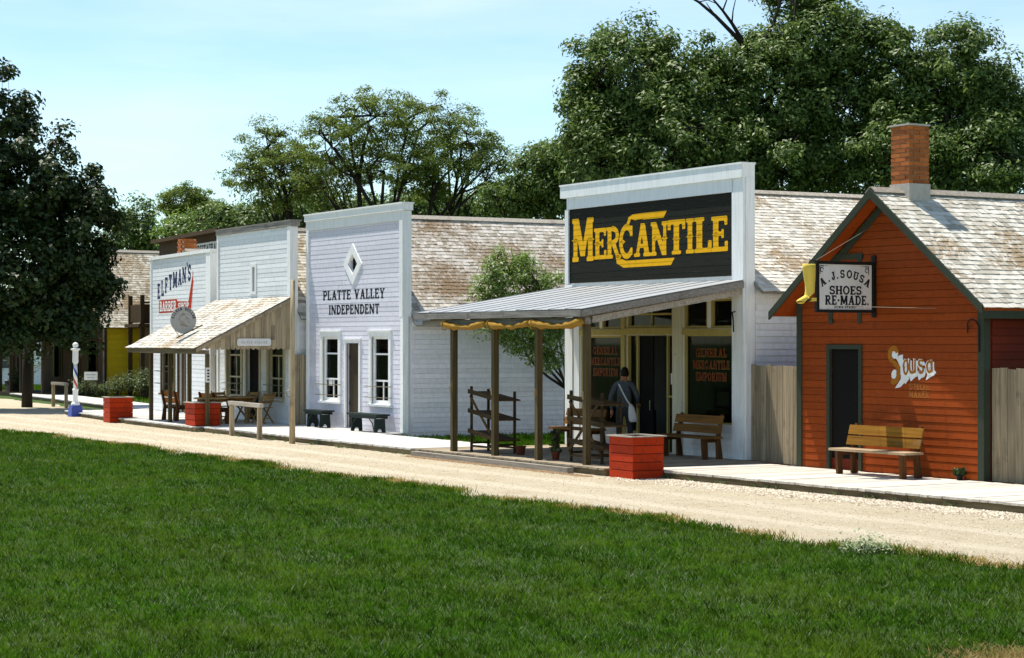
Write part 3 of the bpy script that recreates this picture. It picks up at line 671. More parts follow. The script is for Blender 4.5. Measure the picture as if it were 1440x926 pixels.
# western spurs half way up the stems
for x, z, s in ((-6.34, 4.66, .15), (-5.70, 4.66, .17), (-5.42, 4.55, .12), (-4.91, 4.55, .12), (-4.40, 4.55, .12), (-3.14, 4.56, .11), (-2.78, 4.56, .11), (-2.35, 4.53, .14), (-1.86, 4.55, .13), (-1.53, 4.55, .13), (-.95, 4.55, .13)):
    ink.shape([gP((x - s, z), (x, z - .06), (x + s, z), (x, z + .06))], (x - .2, z - .1, x + .2, z + .1), 10)
ink.shape([gP((-4.27, 4.86), (-4.13, 4.92), (-4.0, 5.10), (-4.16, 5.06)), gP((-4.16, 5.06), (-3.93, 4.985), (-3.6, 5.0), (-3.6, 5.125), (-3.98, 5.115)), gP((-3.61, 4.985), (-2.82, 4.985), (-2.70, 5.125), (-3.61, 5.125))], (-4.35, 4.8, -2.6, 5.2), 30)
ink.shape([gP((-4.68, 4.30), (-4.54, 4.30), (-4.46, 4.17), (-4.62, 4.09)), gP((-4.62, 4.10), (-4.44, 4.19), (-4.26, 4.145), (-4.36, 4.0)), gP((-4.37, 4.0), (-2.55, 4.0), (-2.41, 4.145), (-4.27, 4.145))], (-4.75, 3.95, -2.35, 4.35), 30)
ink.build('painted_lettering', 'letter_yellow', b, mp_)
# window lettering: red letters over yellow outlines
for (xa, xb, za, zb, wn) in ((-1.87, -.60, 1.60, 2.32, w2), (-5.82, -4.62, 1.64, 2.34, w1)):
    h = (zb - za) / 3; ins = [.10, 0, .10]
    for g_, mt, yy in ((.030, 'glass_gold', .064), (-.020, 'glass_red', .060)):
        ik = Ink()
        for i, t_ in enumerate(('GENERAL', 'MERCANTILE', 'EMPORIUM')): ik.text(t_, xa + ins[i], xb - ins[i], zb - (i + 1) * h + .045, zb - i * h - .03, 18, g_, .10)
        ik.build('window_lettering', mt, wn, lambda x, z, y=yy: (x, y, z))
shell(b, WM, 10, zrM - kM * WM / 2, kM, zrM, 'white_paint', .125, y0=.18)
roof_pair(b, WM, kM, zrM, .19, 10.3, .3, 'shingle_pale', 'wood_grey', 31, e=.135)
# iron bracket on the right pilaster
MB().tube([(-.25, -.06, 3.02), (-.20, -.16, 3.0), (-.12, -.2, 2.9), (-.10, -.2, 2.62)], .014, 6).build('iron_bracket', 'iron', b)
# ---- porch: tin panels, fascia, beams, posts
ya, za, yb, zb = -3.72, 3.03, -.05, 3.62; n_ = 11; x0 = -6.82; pw = (0.03 - x0) / n_
sl = Vector((0, yb - ya, zb - za)); nrm = Vector((0, -(zb - za), yb - ya)).normalized()
for i in range(n_):
    m = MB(); xa = x0 + i * pw; xb = xa + pw - .004; jz = random.uniform(-.006, .006)
    def q(x, y, z, up): p = Vector((x, y, z + jz)) + nrm * up; return tuple(p)
    prof = [(xa, .0), (xa, .024), (xa + .02, .024), (xa + .022, .012)]
    for c in range(4): t_ = xa + .05 + (pw - .08) * (c + .5) / 4; prof += [(t_ - .03, .012), (t_, .017), (t_ + .03, .012)]
    prof += [(xb, .012), (xb, 0)]
    m.loft([[q(px_, ya, za, u_) for px_, u_ in prof], [q(px_, yb, zb, u_) for px_, u_ in prof]]); m.build('roof_panel', 'tin_roof', b)
MB().prism([(ya + .02, za - .004), (yb, zb - .004), (yb, zb - .05), (ya + .02, za - .05)], 'x', x0 + .02, 0.01).build('porch_roof', 'wood_beam_y', b)
MB().box(x0 - .01, .03, ya - .03, ya + .015, za - .13, za - .01).build('fascia', 'wood_grey', b)
for xx in (x0 - .005, .012): MB().prism([(ya, za - .02), (yb, zb - .02), (yb, zb - .15), (ya, za - .13)], 'x', xx, xx + .03).build('fascia', 'wood_grey', b)
MB().box(-6.7, .0, -3.62, -3.50, 2.76, 2.88).build('beam', 'wood_beam', b)
for xx in (-6.62, -.08): MB().prism([(-3.45, 2.905), (-.06, 3.465), (-.06, 3.34), (-3.45, 2.78)], 'x', xx - .05, xx + .05).build('beam', 'rim_wood', b)
for i in range(8): xx = -6.2 + i * .82; MB().prism([(-3.60, 2.95), (-.07, 3.53), (-.07, 3.42), (-3.60, 2.84)], 'x', xx - .02, xx + .02).build('rafter', 'wood_beam_y', b)
for px_ in (-5.46, -3.68, -1.93, -.14):
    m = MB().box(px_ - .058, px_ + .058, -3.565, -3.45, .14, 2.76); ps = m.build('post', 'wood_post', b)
    MB().beam((px_ - .03, -3.575, 1.36), (px_ + .0, -3.60, 1.50), .03, .02).build('cleat', 'chain', ps)
# rolled canvas awning hung along the beam
for (xa, xb) in ((-5.62, -3.74), (-3.66, -1.96), (-1.90, -.02)):
    pts = []; rad = []
    for i in range(15):
        t_ = i / 14; pts.append((xa + (xb - xa) * t_, -3.69 + random.uniform(-.012, .012), 2.80 - .075 * math.sin(math.pi * t_) + random.uniform(-.012, .012))); rad.append(.055 + random.uniform(-.012, .02) + .012 * math.sin(9 * t_))
    aw = MB().tube(pts, rad, 9).build('rolled_awning', 'canvas', b, True)
    MB().tube([(xa + .1, -3.63, 2.86), (xa + .1, -3.76, 2.84), (xa + .1, -3.76, 2.68), (xa + .1, -3.66, 2.68)], .012, 5).build('tie', 'canvas', aw)

# ------------------------------------------------------------------ Sousa shoe shop
b = building('S', 'shoe_shop', 'small red gabled shop with green trim and brick chimney', 'building')
WS = 4.68; kS = .763; zrS = 5.06; zeS = zrS - kS * WS / 2; eS = .132
def limS(z):
    if z <= zeS - .05: return (-WS, 0)
    h = (zrS - .06 - z) / kS; return (-WS / 2 - h, -WS / 2 + h)
opS = [(-3.80, -3.02, .16, 2.30), (-3.75, -3.04, 2.84, 3.88)]
m = MB()
for (a_, c_, p_, q_) in cut_rects(-WS, 0, 0, zeS - .1, opS[:1]): m.box(a_, c_, 0, .12, p_, q_)
m.prism([(-WS + .02, zeS - .099), (-.02, zeS - .099), (-WS / 2, zrS - .13)], 'y', .001, .12)
ws = m.build('wall', 'red_paint', b); clapboards(ws, 'red_paint', -WS, 0, .15, zrS - .1, eS, opS, lim=limS, split=9, lap=DEEP)
# door frame and dark door
m = MB(); m.box(-3.88, -3.80, -.052, .05, .15, 2.38); m.box(-3.02, -2.94, -.052, .05, .15, 2.38); m.box(-3.80, -3.02, -.049, .05, 2.30, 2.38); dr = m.build('door', 'green_trim', b)
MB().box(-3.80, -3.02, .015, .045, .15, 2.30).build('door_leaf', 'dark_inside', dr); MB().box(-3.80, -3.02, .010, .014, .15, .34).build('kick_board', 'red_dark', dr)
# boarded loft hatch
m = MB(); m.box(-3.83, -3.73, -.045, .0, 2.76, 3.90); m.box(-3.06, -2.96, -.045, .0, 2.76, 3.90); m.box(-3.87, -2.92, -.055, .0, 3.90, 4.0); ht = m.build('loft_hatch', 'green_trim', b)
for i in range(4): MB().box(-3.73 + i * .1675, -3.73 + (i + 1) * .1675 - .006, -.022, .0, 2.84, 3.90).build('board', 'red_paint', ht)
corner_board(b, 'green_trim', 0, 0, .14, zeS - .15, .10); MB().box(-WS - .034, -WS + .10, -.05, -.003, .14, zeS - .15).build('corner_board', 'green_trim', b)
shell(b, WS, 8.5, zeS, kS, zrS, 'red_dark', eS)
rfs = roof_pair(b, WS, kS, zrS, -.36, 8.8, .34, 'shingle_pale', 'red_paint', 41, e=.135, oxl=.40)
for xe in (.36, -WS - .42):
    run = abs(xe + WS / 2); ze_ = zrS - kS * run; sg = 1 if xe > 0 else -1
    MB().prism([(-WS / 2, zrS + .03), (xe, ze_ + .03), (xe, ze_ - .115), (-WS / 2, zrS - .13)], 'y', -.40, -.362).build('rake_board', 'green_trim', b)
    MB().prism([(-WS / 2, zrS - .14), (sg * -.0 + (0 if xe > 0 else -WS), zeS - .10), (0 if xe > 0 else -WS, zeS - .25), (-WS / 2, zrS - .30)], 'y', -.052, -.034).build('rake_trim', 'green_trim', b)
MB().box(.30, .335, -.36, 8.8, zrS - kS * (WS / 2 + .34) - .20, zrS - kS * (WS / 2 + .34) - .055).build('eave_board', 'green_trim', b)
MB().box(.03, .30, .1, 8.7, 2.96, 2.985).build('soffit', 'green_trim', b)
# painted script on the wall: white shadow, ochre letters, faint line below
mp_ = on_boards(.15, eS, .003, DEEP); mp2 = on_boards(.15, eS, .005, DEEP)
wh = Ink(); bx = (-2.35, 1.6, -1.05, 2.45)
lt = [('A', -1.83, 2.0, .05, .12, 0, 360, .05), gR(-1.755, 1.96, -1.715, 2.15), gR(-1.62, 1.90, -1.58, 2.15), ('A', -1.67, 1.97, .065, .065, 180, 360, .045), ('A', -1.455, 2.075, .05, .05, 20, 270, .045), ('A', -1.455, 1.965, .055, .06, -150, 90, .045), ('A', -1.25, 2.01, .055, .09, 0, 360, .045), gR(-1.21, 1.92, -1.17, 2.13)]
def shift(e, dx, dz): return ('P', [(x + dx, z + dz) for x, z in e[1]]) if e[0] == 'P' else ('A', e[1] + dx, e[2] + dz) + tuple(e[3:])
sh = [('A', -2.105, 2.23, .033, .045, 0, 360, .07), ('A', -2.11, 1.85, .034, .055, 0, 360, .07), gP((-2.06, 2.15), (-1.98, 2.19), (-1.91, 2.20), (-1.95, 2.0)), gP((-1.96, 2.02), (-1.91, 2.15), (-1.90, 1.80), (-1.94, 1.78)), gP((-2.07, 1.645), (-1.97, 1.66), (-1.87, 1.74), (-1.88, 1.84), (-1.95, 1.78)), gP((-1.93, 1.82), (-1.84, 1.72), (-1.76, 1.80), (-1.80, 1.88)), gP((-1.30, 1.86), (-1.32, 1.80), (-1.10, 1.91), (-1.13, 1.94)), gP((-1.77, 1.90), (-1.70, 1.77), (-1.60, 1.84), (-1.63, 1.90)), gP((-1.55, 1.90), (-1.50, 1.79), (-1.38, 1.88))]
sh += [shift(e, .022, -.05) for e in lt] + [shift(e, -.012, -.01) for e in lt]
wh.shape(sh, bx, 120, grow=.012); wh.build('painted_lettering', 'letter_white', b, mp2)
oc = Ink(); oc.shape([('A', -2.13, 2.21, .10, .11, 20, 270, .10), ('A', -2.13, 1.90, .12, .16, -120, 90, .10), *lt], bx, 100); oc.build('painted_lettering', 'letter_ochre', b, on_boards(.15, eS, .008, DEEP))
Ink().text('SHOE', -1.76, -1.24, 1.615, 1.72, 16, .02, .1).text('MAKER', -1.76, -1.26, 1.48, 1.59, 16, .02, .1).build('painted_lettering', 'letter_faint', b, mp_)
# shepherd-hook iron bracket by the right corner
MB().tube([(-.05, -.06, 2.27), (-.05, -.06, 2.66)] + [(-.05 - .13 + .13 * math.cos(t), -.06 - .04 * math.sin(t), 2.66 + .15 * math.sin(t)) for t in [i * math.pi / 8 for i in range(1, 9)]] + [(-.31, -.06, 2.58)], .013, 6).build('iron_bracket', 'iron', b)
# chimney: cement foot and single bricks
ch = MB().box(-WS / 2 - .25, -WS / 2 + .25, .30, .80, 4.6, 5.20).build('chimney', 'cement', b)
MB().box(-WS / 2 - .212, -WS / 2 + .212, .338, .762, 5.20, 6.22).build('mortar_core', 'mortar', ch)
BL, BH = .205, .064; hw = .236; z = 5.203; row = 0; bm_ = MB().box(-BL / 2 + .005, BL / 2 - .005, -.05, .05, 0, BH).build('brick', 'brick', ch); first = True
cxm, cym = -WS / 2, .55
while z < 6.20:
    for sidei in range(4):
        full = (row + sidei) % 2 == 0; n3, ln = (2, hw) if full else (1, 2 * hw - .2)
        for j in range(n3):
            t_ = (-hw if full else -hw + .1) + (j + .5) * ln; br = bm_ if first else bm_.copy()
            if not first: COL.objects.link(br)
            first = False; an = sidei * math.pi / 2; d_ = hw - .05 + random.uniform(-.004, .004) + (.02 if row >= 13 else 0)
            lx, ly = t_, -d_; br.scale = ((ln - .014) / (BL - .010), 1, 1); br.location = (cxm + lx * math.cos(an) - ly * math.sin(an), cym + lx * math.sin(an) + ly * math.cos(an), z); br.rotation_euler = (0, 0, an)
    z += BH + .014; row += 1
MB().box(cxm - .25, cxm + .25, cym - .25, cym + .25, z, z + .03).build('chimney_cap', 'cement', ch)

# hanging sign and the boot
ax, ay, rr = FR['S']
sg = thing('hanging_sign', 'white framed sign reading A.J.SOUSA SHOES RE-MADE hung from the red shop', 'sign', tuple(fw('S', -2.62, 0)), rr)
MB().box(-.05, .05, -.056, -.032, 2.86, 3.95).build('wall_bar', 'iron', sg); MB().box(-.012, .012, -1.31, -.09, 2.98, 3.79).build('panel', 'sign_white', sg)
m = MB(); m.box(-.03, .03, -1.37, -1.31, 2.94, 3.83); m.box(-.03, .03, -.106, -.058, 2.94, 3.83); m.box(-.028, .028, -1.31, -.106, 3.775, 3.83); m.box(-.028, .028, -1.31, -.106, 2.94, 2.99); m.build('frame', 'sign_frame', sg)
MB().tube([(0, -1.35, 3.84), (.02, -.05, 4.48)], .006, 5).build('stay_rod', 'chain', sg); MB().tube([(0, -.7, 3.05), (1.55, -.04, 3.0)], .005, 5).build('stay_wire', 'chain', sg); MB().tube([(-.02, -1.36, 2.98), (-.45, -.04, 3.0)], .005, 5).build('stay_wire', 'chain', sg)
ik = Ink(); ys = lambda t: t
for c, yc in zip('A.J.SOUSA', (-1.164, -1.045, -.945, -.858, -.747, -.600, -.462, -.335, -.214)):
    an = math.asin((-.69 - yc) / .897); wd = GL[c][0] * .150; rb = .897
    ik.glyph(c, -.715 - rb * math.sin(an) - wd / 2 * math.cos(an), 2.648 + rb * math.cos(an) - wd / 2 * math.sin(an), .150, .135, 22, an, .025)
ik.text('SHOES', -1.07, -.34, 3.255, 3.40, 22, .02).text('RE*MADE.', -1.17, -.17, 3.075, 3.235, 22, .02); ik.text('DOWN STAIRS', -.96, -.48, 3.015, 3.055, 14, .02, .12)
for s_, cxx in ((1, -1.24), (-1, -.22)):
    ik.shape([('A', cxx + s_ * .0, 3.68, .035, .035, 0, 300, .016), gR(cxx - .05, 3.735, cxx + .05, 3.752), gR(cxx - .05 if s_ > 0 else cxx + .035, 3.60, cxx - .035 if s_ > 0 else cxx + .05, 3.752)], (cxx - .08, 3.58, cxx + .08, 3.77), 30)
    for j in range(3): ik.shape([gR(cxx + s_ * (.07 + .025 * j), 3.742, cxx + s_ * (.07 + .025 * j) + .016, 3.752)], (cxx - .2, 3.735, cxx + .2, 3.76), 8)
ik.build('lettering', 'letter_black', sg, lambda y, z: (.0145, y, z))
bt = thing('hanging_boot', 'yellow wooden boot hanging at the outer end of the shoe sign', 'boot sign', tuple(fw('S', -2.62, 0)), rr)
def ring(cy_, cz_, ry_, rx_, tilt=0, n=14): return [(rx_ * math.cos(2 * math.pi * k / n), cy_ + ry_ * math.sin(2 * math.pi * k / n) * math.cos(tilt), cz_ + ry_ * math.sin(2 * math.pi * k / n) * math.sin(tilt)) for k in range(n)]
m = MB().loft([ring(-1.52, 3.77, .125, .085), ring(-1.515, 3.70, .13, .09), ring(-1.505, 3.55, .115, .085), ring(-1.495, 3.42, .095, .075), ring(-1.495, 3.32, .092, .07), ring(-1.505, 3.25, .105, .07, .25), ring(-1.55, 3.20, .125, .068, .7), ring(-1.62, 3.165, .09, .064, 1.1), ring(-1.70, 3.14, .055, .055, 1.3), ring(-1.77, 3.125, .03, .035, 1.4)])
m.build('boot_body', 'boot_yellow', bt, True)
MB().box(-.055, .055, -1.50, -1.395, 3.13, 3.19).build('heel', 'boot_yellow', bt); MB().prism([(-1.80, 3.105), (-1.60, 3.115), (-1.51, 3.15), (-1.51, 3.165), (-1.60, 3.13), (-1.80, 3.12)], 'x', -.05, .05).build('sole', 'letter_black', bt); MB().tube([(0, -1.52, 3.77), (0, -1.50, 3.84), (0, -1.37, 3.82)], .008, 5).build('hook', 'iron', bt)

# ------------------------------------------------------------------ Saloon
b = building('L', 'saloon', 'white false-front building with grey cornice and shingled corner porch', 'building')
WL = 5.85; kL = .80; zrL = 5.66
opL = [(-5.05, -3.86, .80, 2.42), (-3.42, -2.38, .16, 2.42), (-1.66, -.52, .80, 2.42), (-2.92, -2.72, 3.86, 4.56)]
front_wall(b, 'saloon_white', -WL, 0, 0, 5.62, .16, opL, .128, .14, 5.6)
for (x0_, x1_, z0_, z1_) in (opL[0], opL[2]):
    wn = window(b, x0_, x1_, z0_, z1_, .12, 'saloon_cream', hz=(2.02, 1.38), vx=(((x0_ + x1_) / 2, z0_ + .06, 2.02),), sash=.03)
    for zz in (1.0, 1.2): MB().tube([(x0_ - .12, -.04, zz), (x0_ - .12, -.15, zz), (x1_ + .12, -.15, zz), (x1_ + .12, -.04, zz)], .010, 5).build('guard_rail', 'chain', wn)
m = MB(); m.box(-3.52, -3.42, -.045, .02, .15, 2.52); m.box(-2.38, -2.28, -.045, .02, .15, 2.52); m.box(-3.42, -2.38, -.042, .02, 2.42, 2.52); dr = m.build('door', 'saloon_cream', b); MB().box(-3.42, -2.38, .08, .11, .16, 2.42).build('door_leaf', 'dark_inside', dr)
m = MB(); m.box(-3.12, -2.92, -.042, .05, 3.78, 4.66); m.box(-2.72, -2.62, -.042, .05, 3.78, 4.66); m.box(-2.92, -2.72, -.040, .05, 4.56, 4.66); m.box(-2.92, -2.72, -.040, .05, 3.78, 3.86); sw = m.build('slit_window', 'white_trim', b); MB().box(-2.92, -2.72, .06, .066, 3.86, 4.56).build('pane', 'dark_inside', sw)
MB().box(-WL - .06, .10, -.07, .22, 5.60, 5.74).build('cornice', 'wood_grey', b); MB().box(-WL - .1, .14, -.085, .26, 5.74, 5.775).build('cornice_cap', 'wood_grey', b)
MB().box(-.20, .03, -.052, .004, 3.1, 5.60).build('corner_board', 'white_trim', b); MB().box(.002, .032, .004, .18, 3.1, 5.59).build('end_board', 'white_trim', b); corner_board(b, 'white_trim', 0, 0, .14, 3.1); MB().box(-WL - .03, -WL + .1, -.052, .004, .14, 5.6).build('corner_board', 'white_trim', b)
shell(b, WL, 9, zrL - kL * WL / 2, kL, zrL, 'white_paint', .128, y0=.16)
roof_pair(b, WL, kL, zrL, .17, 9.3, .3, 'shingle_old', 'wood_grey', 51)
# porch roof
ya, za, yb, zb = -2.82, 2.25, -.03, 3.66; kk = (zb - za) / (yb - ya); nn_ = math.hypot(1, kk)
rf = MB().prism([(ya, za), (yb, zb), (yb, zb - .06), (ya, za - .06)], 'x', -WL + .02, .22).build('porch_roof', 'wood_beam_y', b)
shingles('shingles', 'shingle_white', rf, (-WL + .0, ya - .03, za - .03 * kk), (1, 0, 0), (0, 1 / nn_, kk / nn_), WL + .24, math.hypot(yb - ya, zb - za) + .02, .15, seed=61)
MB().box(-WL + .02, .22, ya - .02, ya + .015, za - .15, za - .03).build('fascia', 'walk_edge', b); MB().prism([(ya, za - .02), (yb, zb - .02), (yb, zb - .12), (ya, za - .12)], 'x', .222, .25).build('rake_board', 'wood_gable', b)
# gable end of upright boards with scalloped feet
y = -2.56; bw = .146
while y < -.06:
    zt = za + kk * (y + bw - ya) - .075; z0_ = 2.27; ww = min(bw, -.05 - y) - .006
    if zt > z0_ + .06:
        pts = [(y, za + kk * (y - ya) - .075), (y, z0_)] + [(y + ww / 2 - ww / 2 * math.cos(t), z0_ - ww * .5 * math.sin(t)) for t in [i * math.pi / 6 for i in range(1, 6)]] + [(y + ww, z0_), (y + ww, za + kk * (y + ww - ya) - .075)]
        MB().prism(pts, 'x', .16 + random.uniform(-.004, .004), .185).build('gable_board', 'wood_gable', b)
    y += bw
MB().box(.187, .20, -.66, -.56, 2.46, 2.86).build('gable_board', 'wood_fence', b)
for xx in (-5.55, -3.9, -2.3, -.7): MB().prism([(-2.76, 2.19), (-.05, 3.55), (-.05, 3.45), (-2.76, 2.09)], 'x', xx - .025, xx + .025).build('rafter', 'wood_beam_y', b)
MB().box(-WL + .1, .12, -2.51, -2.41, 2.08, 2.19).build('beam', 'wood_beam', b)
for px_ in (-4.72, -3.02, -1.36, .10): MB().box(px_ - .05, px_ + .05, -2.51, -2.41, .14, 2.08).build('post', 'wood_post', b)
fs = MB().box(0, .02, 0, .14, 0, .40).build('post_sign', 'sign_white'); fs.location = fw('L', .152, -2.53, 1.32); fs.rotation_euler = (0, 0, FR['L'][2]); tag(fs, 'narrow upright white sign on the rightmost post of the shingled porch', 'sign')
for j, zz in enumerate((.30, .22, .14, .05)): MB().box(.0205, .022, .04, .10, zz, zz + .045).build('mark', 'letter_black', fs)
ws_ = thing('name_board', 'small white board with faded lettering on the porch gable of upright boards', 'sign', tuple(fw('L', 0, 0)), FR['L'][2])
pl = [(-1.66, 2.34), (-1.62, 2.30), (-.72, 2.30), (-.68, 2.34), (-.68, 2.46), (-.72, 2.50), (-1.62, 2.50), (-1.66, 2.46)]
MB().prism(pl, 'x', .205, .225).build('panel', 'sign_white', ws_); Ink().text('SILVER DOLLAR', -1.55, -.79, 2.365, 2.435, 14, .0, .2).build('lettering', 'letter_grey', ws_, lambda y, z: (.2275, y, z))
# the silver dollar standing on the porch roof
dsc = thing('coin_sign', 'round grey coin sign lettered SILVER DOLLAR standing on the porch roof', 'sign', tuple(fw('L', -2.2, -2.35, 3.02)), FR['L'][2])
dk = MB().prism([(.375 * math.cos(2 * math.pi * k / 40), .375 * math.sin(2 * math.pi * k / 40)) for k in range(40)], 'x', -.02, .02).build('disc', 'silver_paint', dsc)
ik = Ink(); tx = 'SILVER DOLLAR'
for i, c in enumerate(tx):
    an = 78 - 156 * i / 12
    if c != ' ': wd = GL[c][0] * .075; ik.glyph(c, -.275 * math.sin(R(an)) - wd / 2 * math.cos(R(an)), .275 * math.cos(R(an)) - wd / 2 * math.sin(R(an)), .075, .08, 16, R(an), .02)
ik.build('lettering', 'letter_black', dk, lambda y, z: (.0225, y, z))
ik = Ink(); ik.shape([('A', -.02, .02, .10, .13, 60, 300, .022), gP((-.09, .14), (.0, .20), (.06, .15), (-.02, .13)), gP((-.12, -.14), (.10, -.20), (.14, -.16), (-.02, -.1)), ('A', .10, -.02, .06, .09, -60, 120, .018), gP((.02, .05), (.1, .1), (.12, .06)), gS((-.06, -.02), (.02, -.08), .02), gS((.05, .0), (.15, .06), .015)], (-.25, -.25, .25, .25), 40).build('relief', 'chain', dk, lambda y, z: (.0225, y, z))
MB().tube([(0, -.26, -.26), (0, -.12, -.56 + .10)], .008, 5).build('stay', 'iron', dsc); MB().tube([(0, .30, -.20), (0, .48, -.17)], .008, 5).build('stay', 'iron', dsc); MB().tube([(0, -.20, -.50), (.02, .55, -.14)], .018, 6).build('foot_rail', 'wood_post', dsc)

# ------------------------------------------------------------------ Barber shop
b = building('R', 'barber_shop', "white false-front shop lettered ELFTMAN'S BARBER SHOP", 'building')
WR = 7.0; zrR = 5.30; kR = .66; q_ = lambda z: (z - 2.47) * 1.0146 + 2.47
opR = [(-5.62, -4.10, .75, 2.40), (-3.62, -2.85, .16, 2.40)]
front_wall(b, 'saloon_white', -WR, 0, 0, 5.19, .16, opR, .13, .14, 5.1)
for (x0_, x1_, z0_, z1_) in opR[:1]:
    wn = window(b, x0_, x1_, z0_, z1_, .12, 'wood_post', hz=(1.6,))
    for zz in (1.05, 1.45): MB().tube([(x0_ - .25, -.04, zz), (x0_ - .25, -.2, zz), (x1_ + .15, -.2, zz)], .012, 5).build('guard_rail', 'iron', wn)
m = MB(); m.box(-3.74, -3.62, -.045, .02, .15, 2.5); m.box(-2.85, -2.73, -.045, .02, .15, 2.5); m.box(-3.62, -2.85, -.042, .02, 2.4, 2.5); dr = m.build('door', 'wood_post', b); MB().box(-3.62, -2.85, .08, .11, .16, 2.4).build('door_leaf', 'brown_wall', dr)
MB().box(-WR - .04, .08, -.07, .2, 5.12, 5.22).build('cornice', 'white_trim', b); MB().box(-.45, .03, -.052, .004, .14, 5.12).build('corner_board', 'white_trim', b); MB().box(.002, .03, .004, .17, .14, 5.11).build('end_board', 'white_trim', b); MB().box(-WR - .03, -WR + .12, -.052, .004, .14, 5.12).build('corner_board', 'white_trim', b)
mp_ = on_boards(.14, .13); mp2 = on_boards(.14, .13, .006)
ik = Ink(); xs_ = [-6.20, -5.72, -5.26, -4.78, -4.30, -3.70, -3.20, -2.70, -2.54]; zs_ = [3.80, 3.89, 3.98, 4.06, 4.13, 4.19, 4.25, 4.38, 4.30]
for c, xx, zz in zip("ELFTMAN'S", xs_, zs_): ik.glyph(c, xx, q_(zz), (.50 if c not in 'M' else .50), .48, 22, 0, .03)
ik.build('painted_lettering', 'letter_blue', b, mp_)
ban = [gP((-6.0, 3.34), (-3.80, 3.35), (-3.80, 3.77), (-6.0, 3.76)), gP((-3.85, 3.37), (-2.20, 3.42), (-2.20, 3.66), (-3.85, 3.70)), gP((-2.62, 3.42), (-2.18, 3.42), (-1.92, 4.30), (-2.0, 4.50)), gP((-2.0, 4.50), (-1.92, 4.30), (-1.95, 4.55), (-2.22, 4.72), (-2.25, 4.62))]
Ink().shape(ban, (-6.2, 3.2, -1.7, 4.9), 70, grow=.05).build('painted_banner', 'letter_white', b, mp_); Ink().shape(ban, (-6.2, 3.2, -1.7, 4.9), 70).build('painted_banner', 'letter_red', b, mp2)
mp3 = on_boards(.14, .13, .009); Ink().text('BARBER', -5.90, -3.88, 3.40, 3.71, 20, .02).text('SHOP', -3.66, -2.42, 3.44, 3.64, 18, .02).build('painted_lettering', 'letter_white', b, mp3)
shell(b, WR, 9, zrR - kR * WR / 2, kR, zrR, 'white_paint', .13, y0=.16); roof_pair(b, WR, kR, zrR, .17, 9.3, .3, 'shingle_old', 'wood_grey', 71)
CX2 = -4.55; c2 = MB().box(CX2 - .26, CX2 + .26, .26, .80, 4.5, 5.28).build('chimney', 'cement', b); MB().box(CX2 - .23, CX2 + .23, .31, .74, 5.28, 5.72).build('mortar_core', 'mortar', c2)
for r_ in range(6):
    for sd_ in range(4):
        for j in range(2):
            br = bm_.copy(); COL.objects.link(br); br.parent = c2; an = sd_ * math.pi / 2; t_ = -.15 + .1 * ((r_ + sd_) % 2) + j * .2; d_ = .215
            br.location = (CX2 + t_ * math.cos(an) + d_ * math.sin(an), .525 + t_ * math.sin(an) - d_ * math.cos(an), 5.283 + r_ * .075); br.rotation_euler = (0, 0, an)

# ================================================================== FENCES
def fence(name, label, p0, p1, h, mat='wood_fence', wd=.2, zb=.14):
    p0, p1 = Vector(p0), Vector(p1); d = p1 - p0; L = d.length; t = thing(name, label, 'fence', (p0.x, p0.y, 0), math.atan2(d.y, d.x)); x = 0
    while x < L - .04:
        w_ = min(wd * random.uniform(.8, 1.2), L - x); hh = h + random.uniform(-.02, .015); yo = random.uniform(-.006, .006)
        MB().prism([(x + .004, zb), (x + w_ - .004, zb), (x + w_ - .004 + random.uniform(-.004, .0), hh), (x + .004, hh + random.uniform(-.008, .008))], 'y', yo, yo + .024).build('board', mat, t); x += w_
    for zz in (.55, 1.6): MB().box(0, L, .03, .07, zz, zz + .09).build('rail', mat, t)
    return t
fence('board_fence', 'weathered upright board fence between the store and the red shop', fw('M', .06, .10), fw('S', -4.74, .12), 1.98)
fence('board_fence', 'weathered upright board fence right of the red shop', fw('S', .06, .12), fw('S', 8.2, .05), 2.0)
fence('board_fence', 'narrow brown board fence between the saloon porch and the lavender building', fw('L', .05, .06), (-5.92, .10, 0), 2.05, wd=.15)
fence('board_fence', 'narrow brown board fence in the gap left of the saloon', fw('R', .06, .1), fw('L', -5.92, .08), 2.0, wd=.14)

# ================================================================== BENCHES, PLANTERS, RACKS
def make_bench(length, slat, seat, leg, name='park_bench'):
    t = thing(name, 'bench', 'bench'); h = length / 2
    for s in (-1, 1):                                   # slab ends: a seat leg with a raked back leg
        x = s * (h - .16)
        MB().prism([(-.30, 0), (-.19, 0), (-.20, .40), (-.33, .40)], 'x', x - .03, x + .03).build('leg', leg, t)
        MB().prism([(.03, 0), (.16, 0), (.10, .42), (.19, .86), (.14, .87), (.02, .42)], 'x', x - .03, x + .03).build('leg', leg, t)
        MB().box(x - .025, x + .025, -.19, .04, .33, .40).build('seat_support', leg, t)
    for y0, y1 in ((-.36, -.15), (-.14, .06)): MB().box(-h, h, y0, y1, .403, .445).build('seat_plank', seat, t)
    for z0, z1, y0, y1 in ((.50, .655, .041, .083), (.68, .84, .089, .132)):
        MB().add([(-h + .04, y0 - .034, z0), (h - .04, y0 - .034, z0), (h - .04, y0 - .002, z0), (-h + .04, y0 - .002, z0), (-h + .04, y1 - .034, z1), (h - .04, y1 - .034, z1), (h - .04, y1 - .002, z1), (-h + .04, y1 - .002, z1)], [(0, 3, 2, 1), (4, 5, 6, 7), (0, 1, 5, 4), (1, 2, 6, 5), (2, 3, 7, 6), (3, 0, 4, 7)]).build('back_plank', slat, t)
    return t
def put(o, k, x, y, z=.14, rz=0, label=None, group=None):
    o.location = fw(k, x, y, z); o.rotation_euler = (0, 0, FR[k][2] + rz); return tag(o, label, None, group)
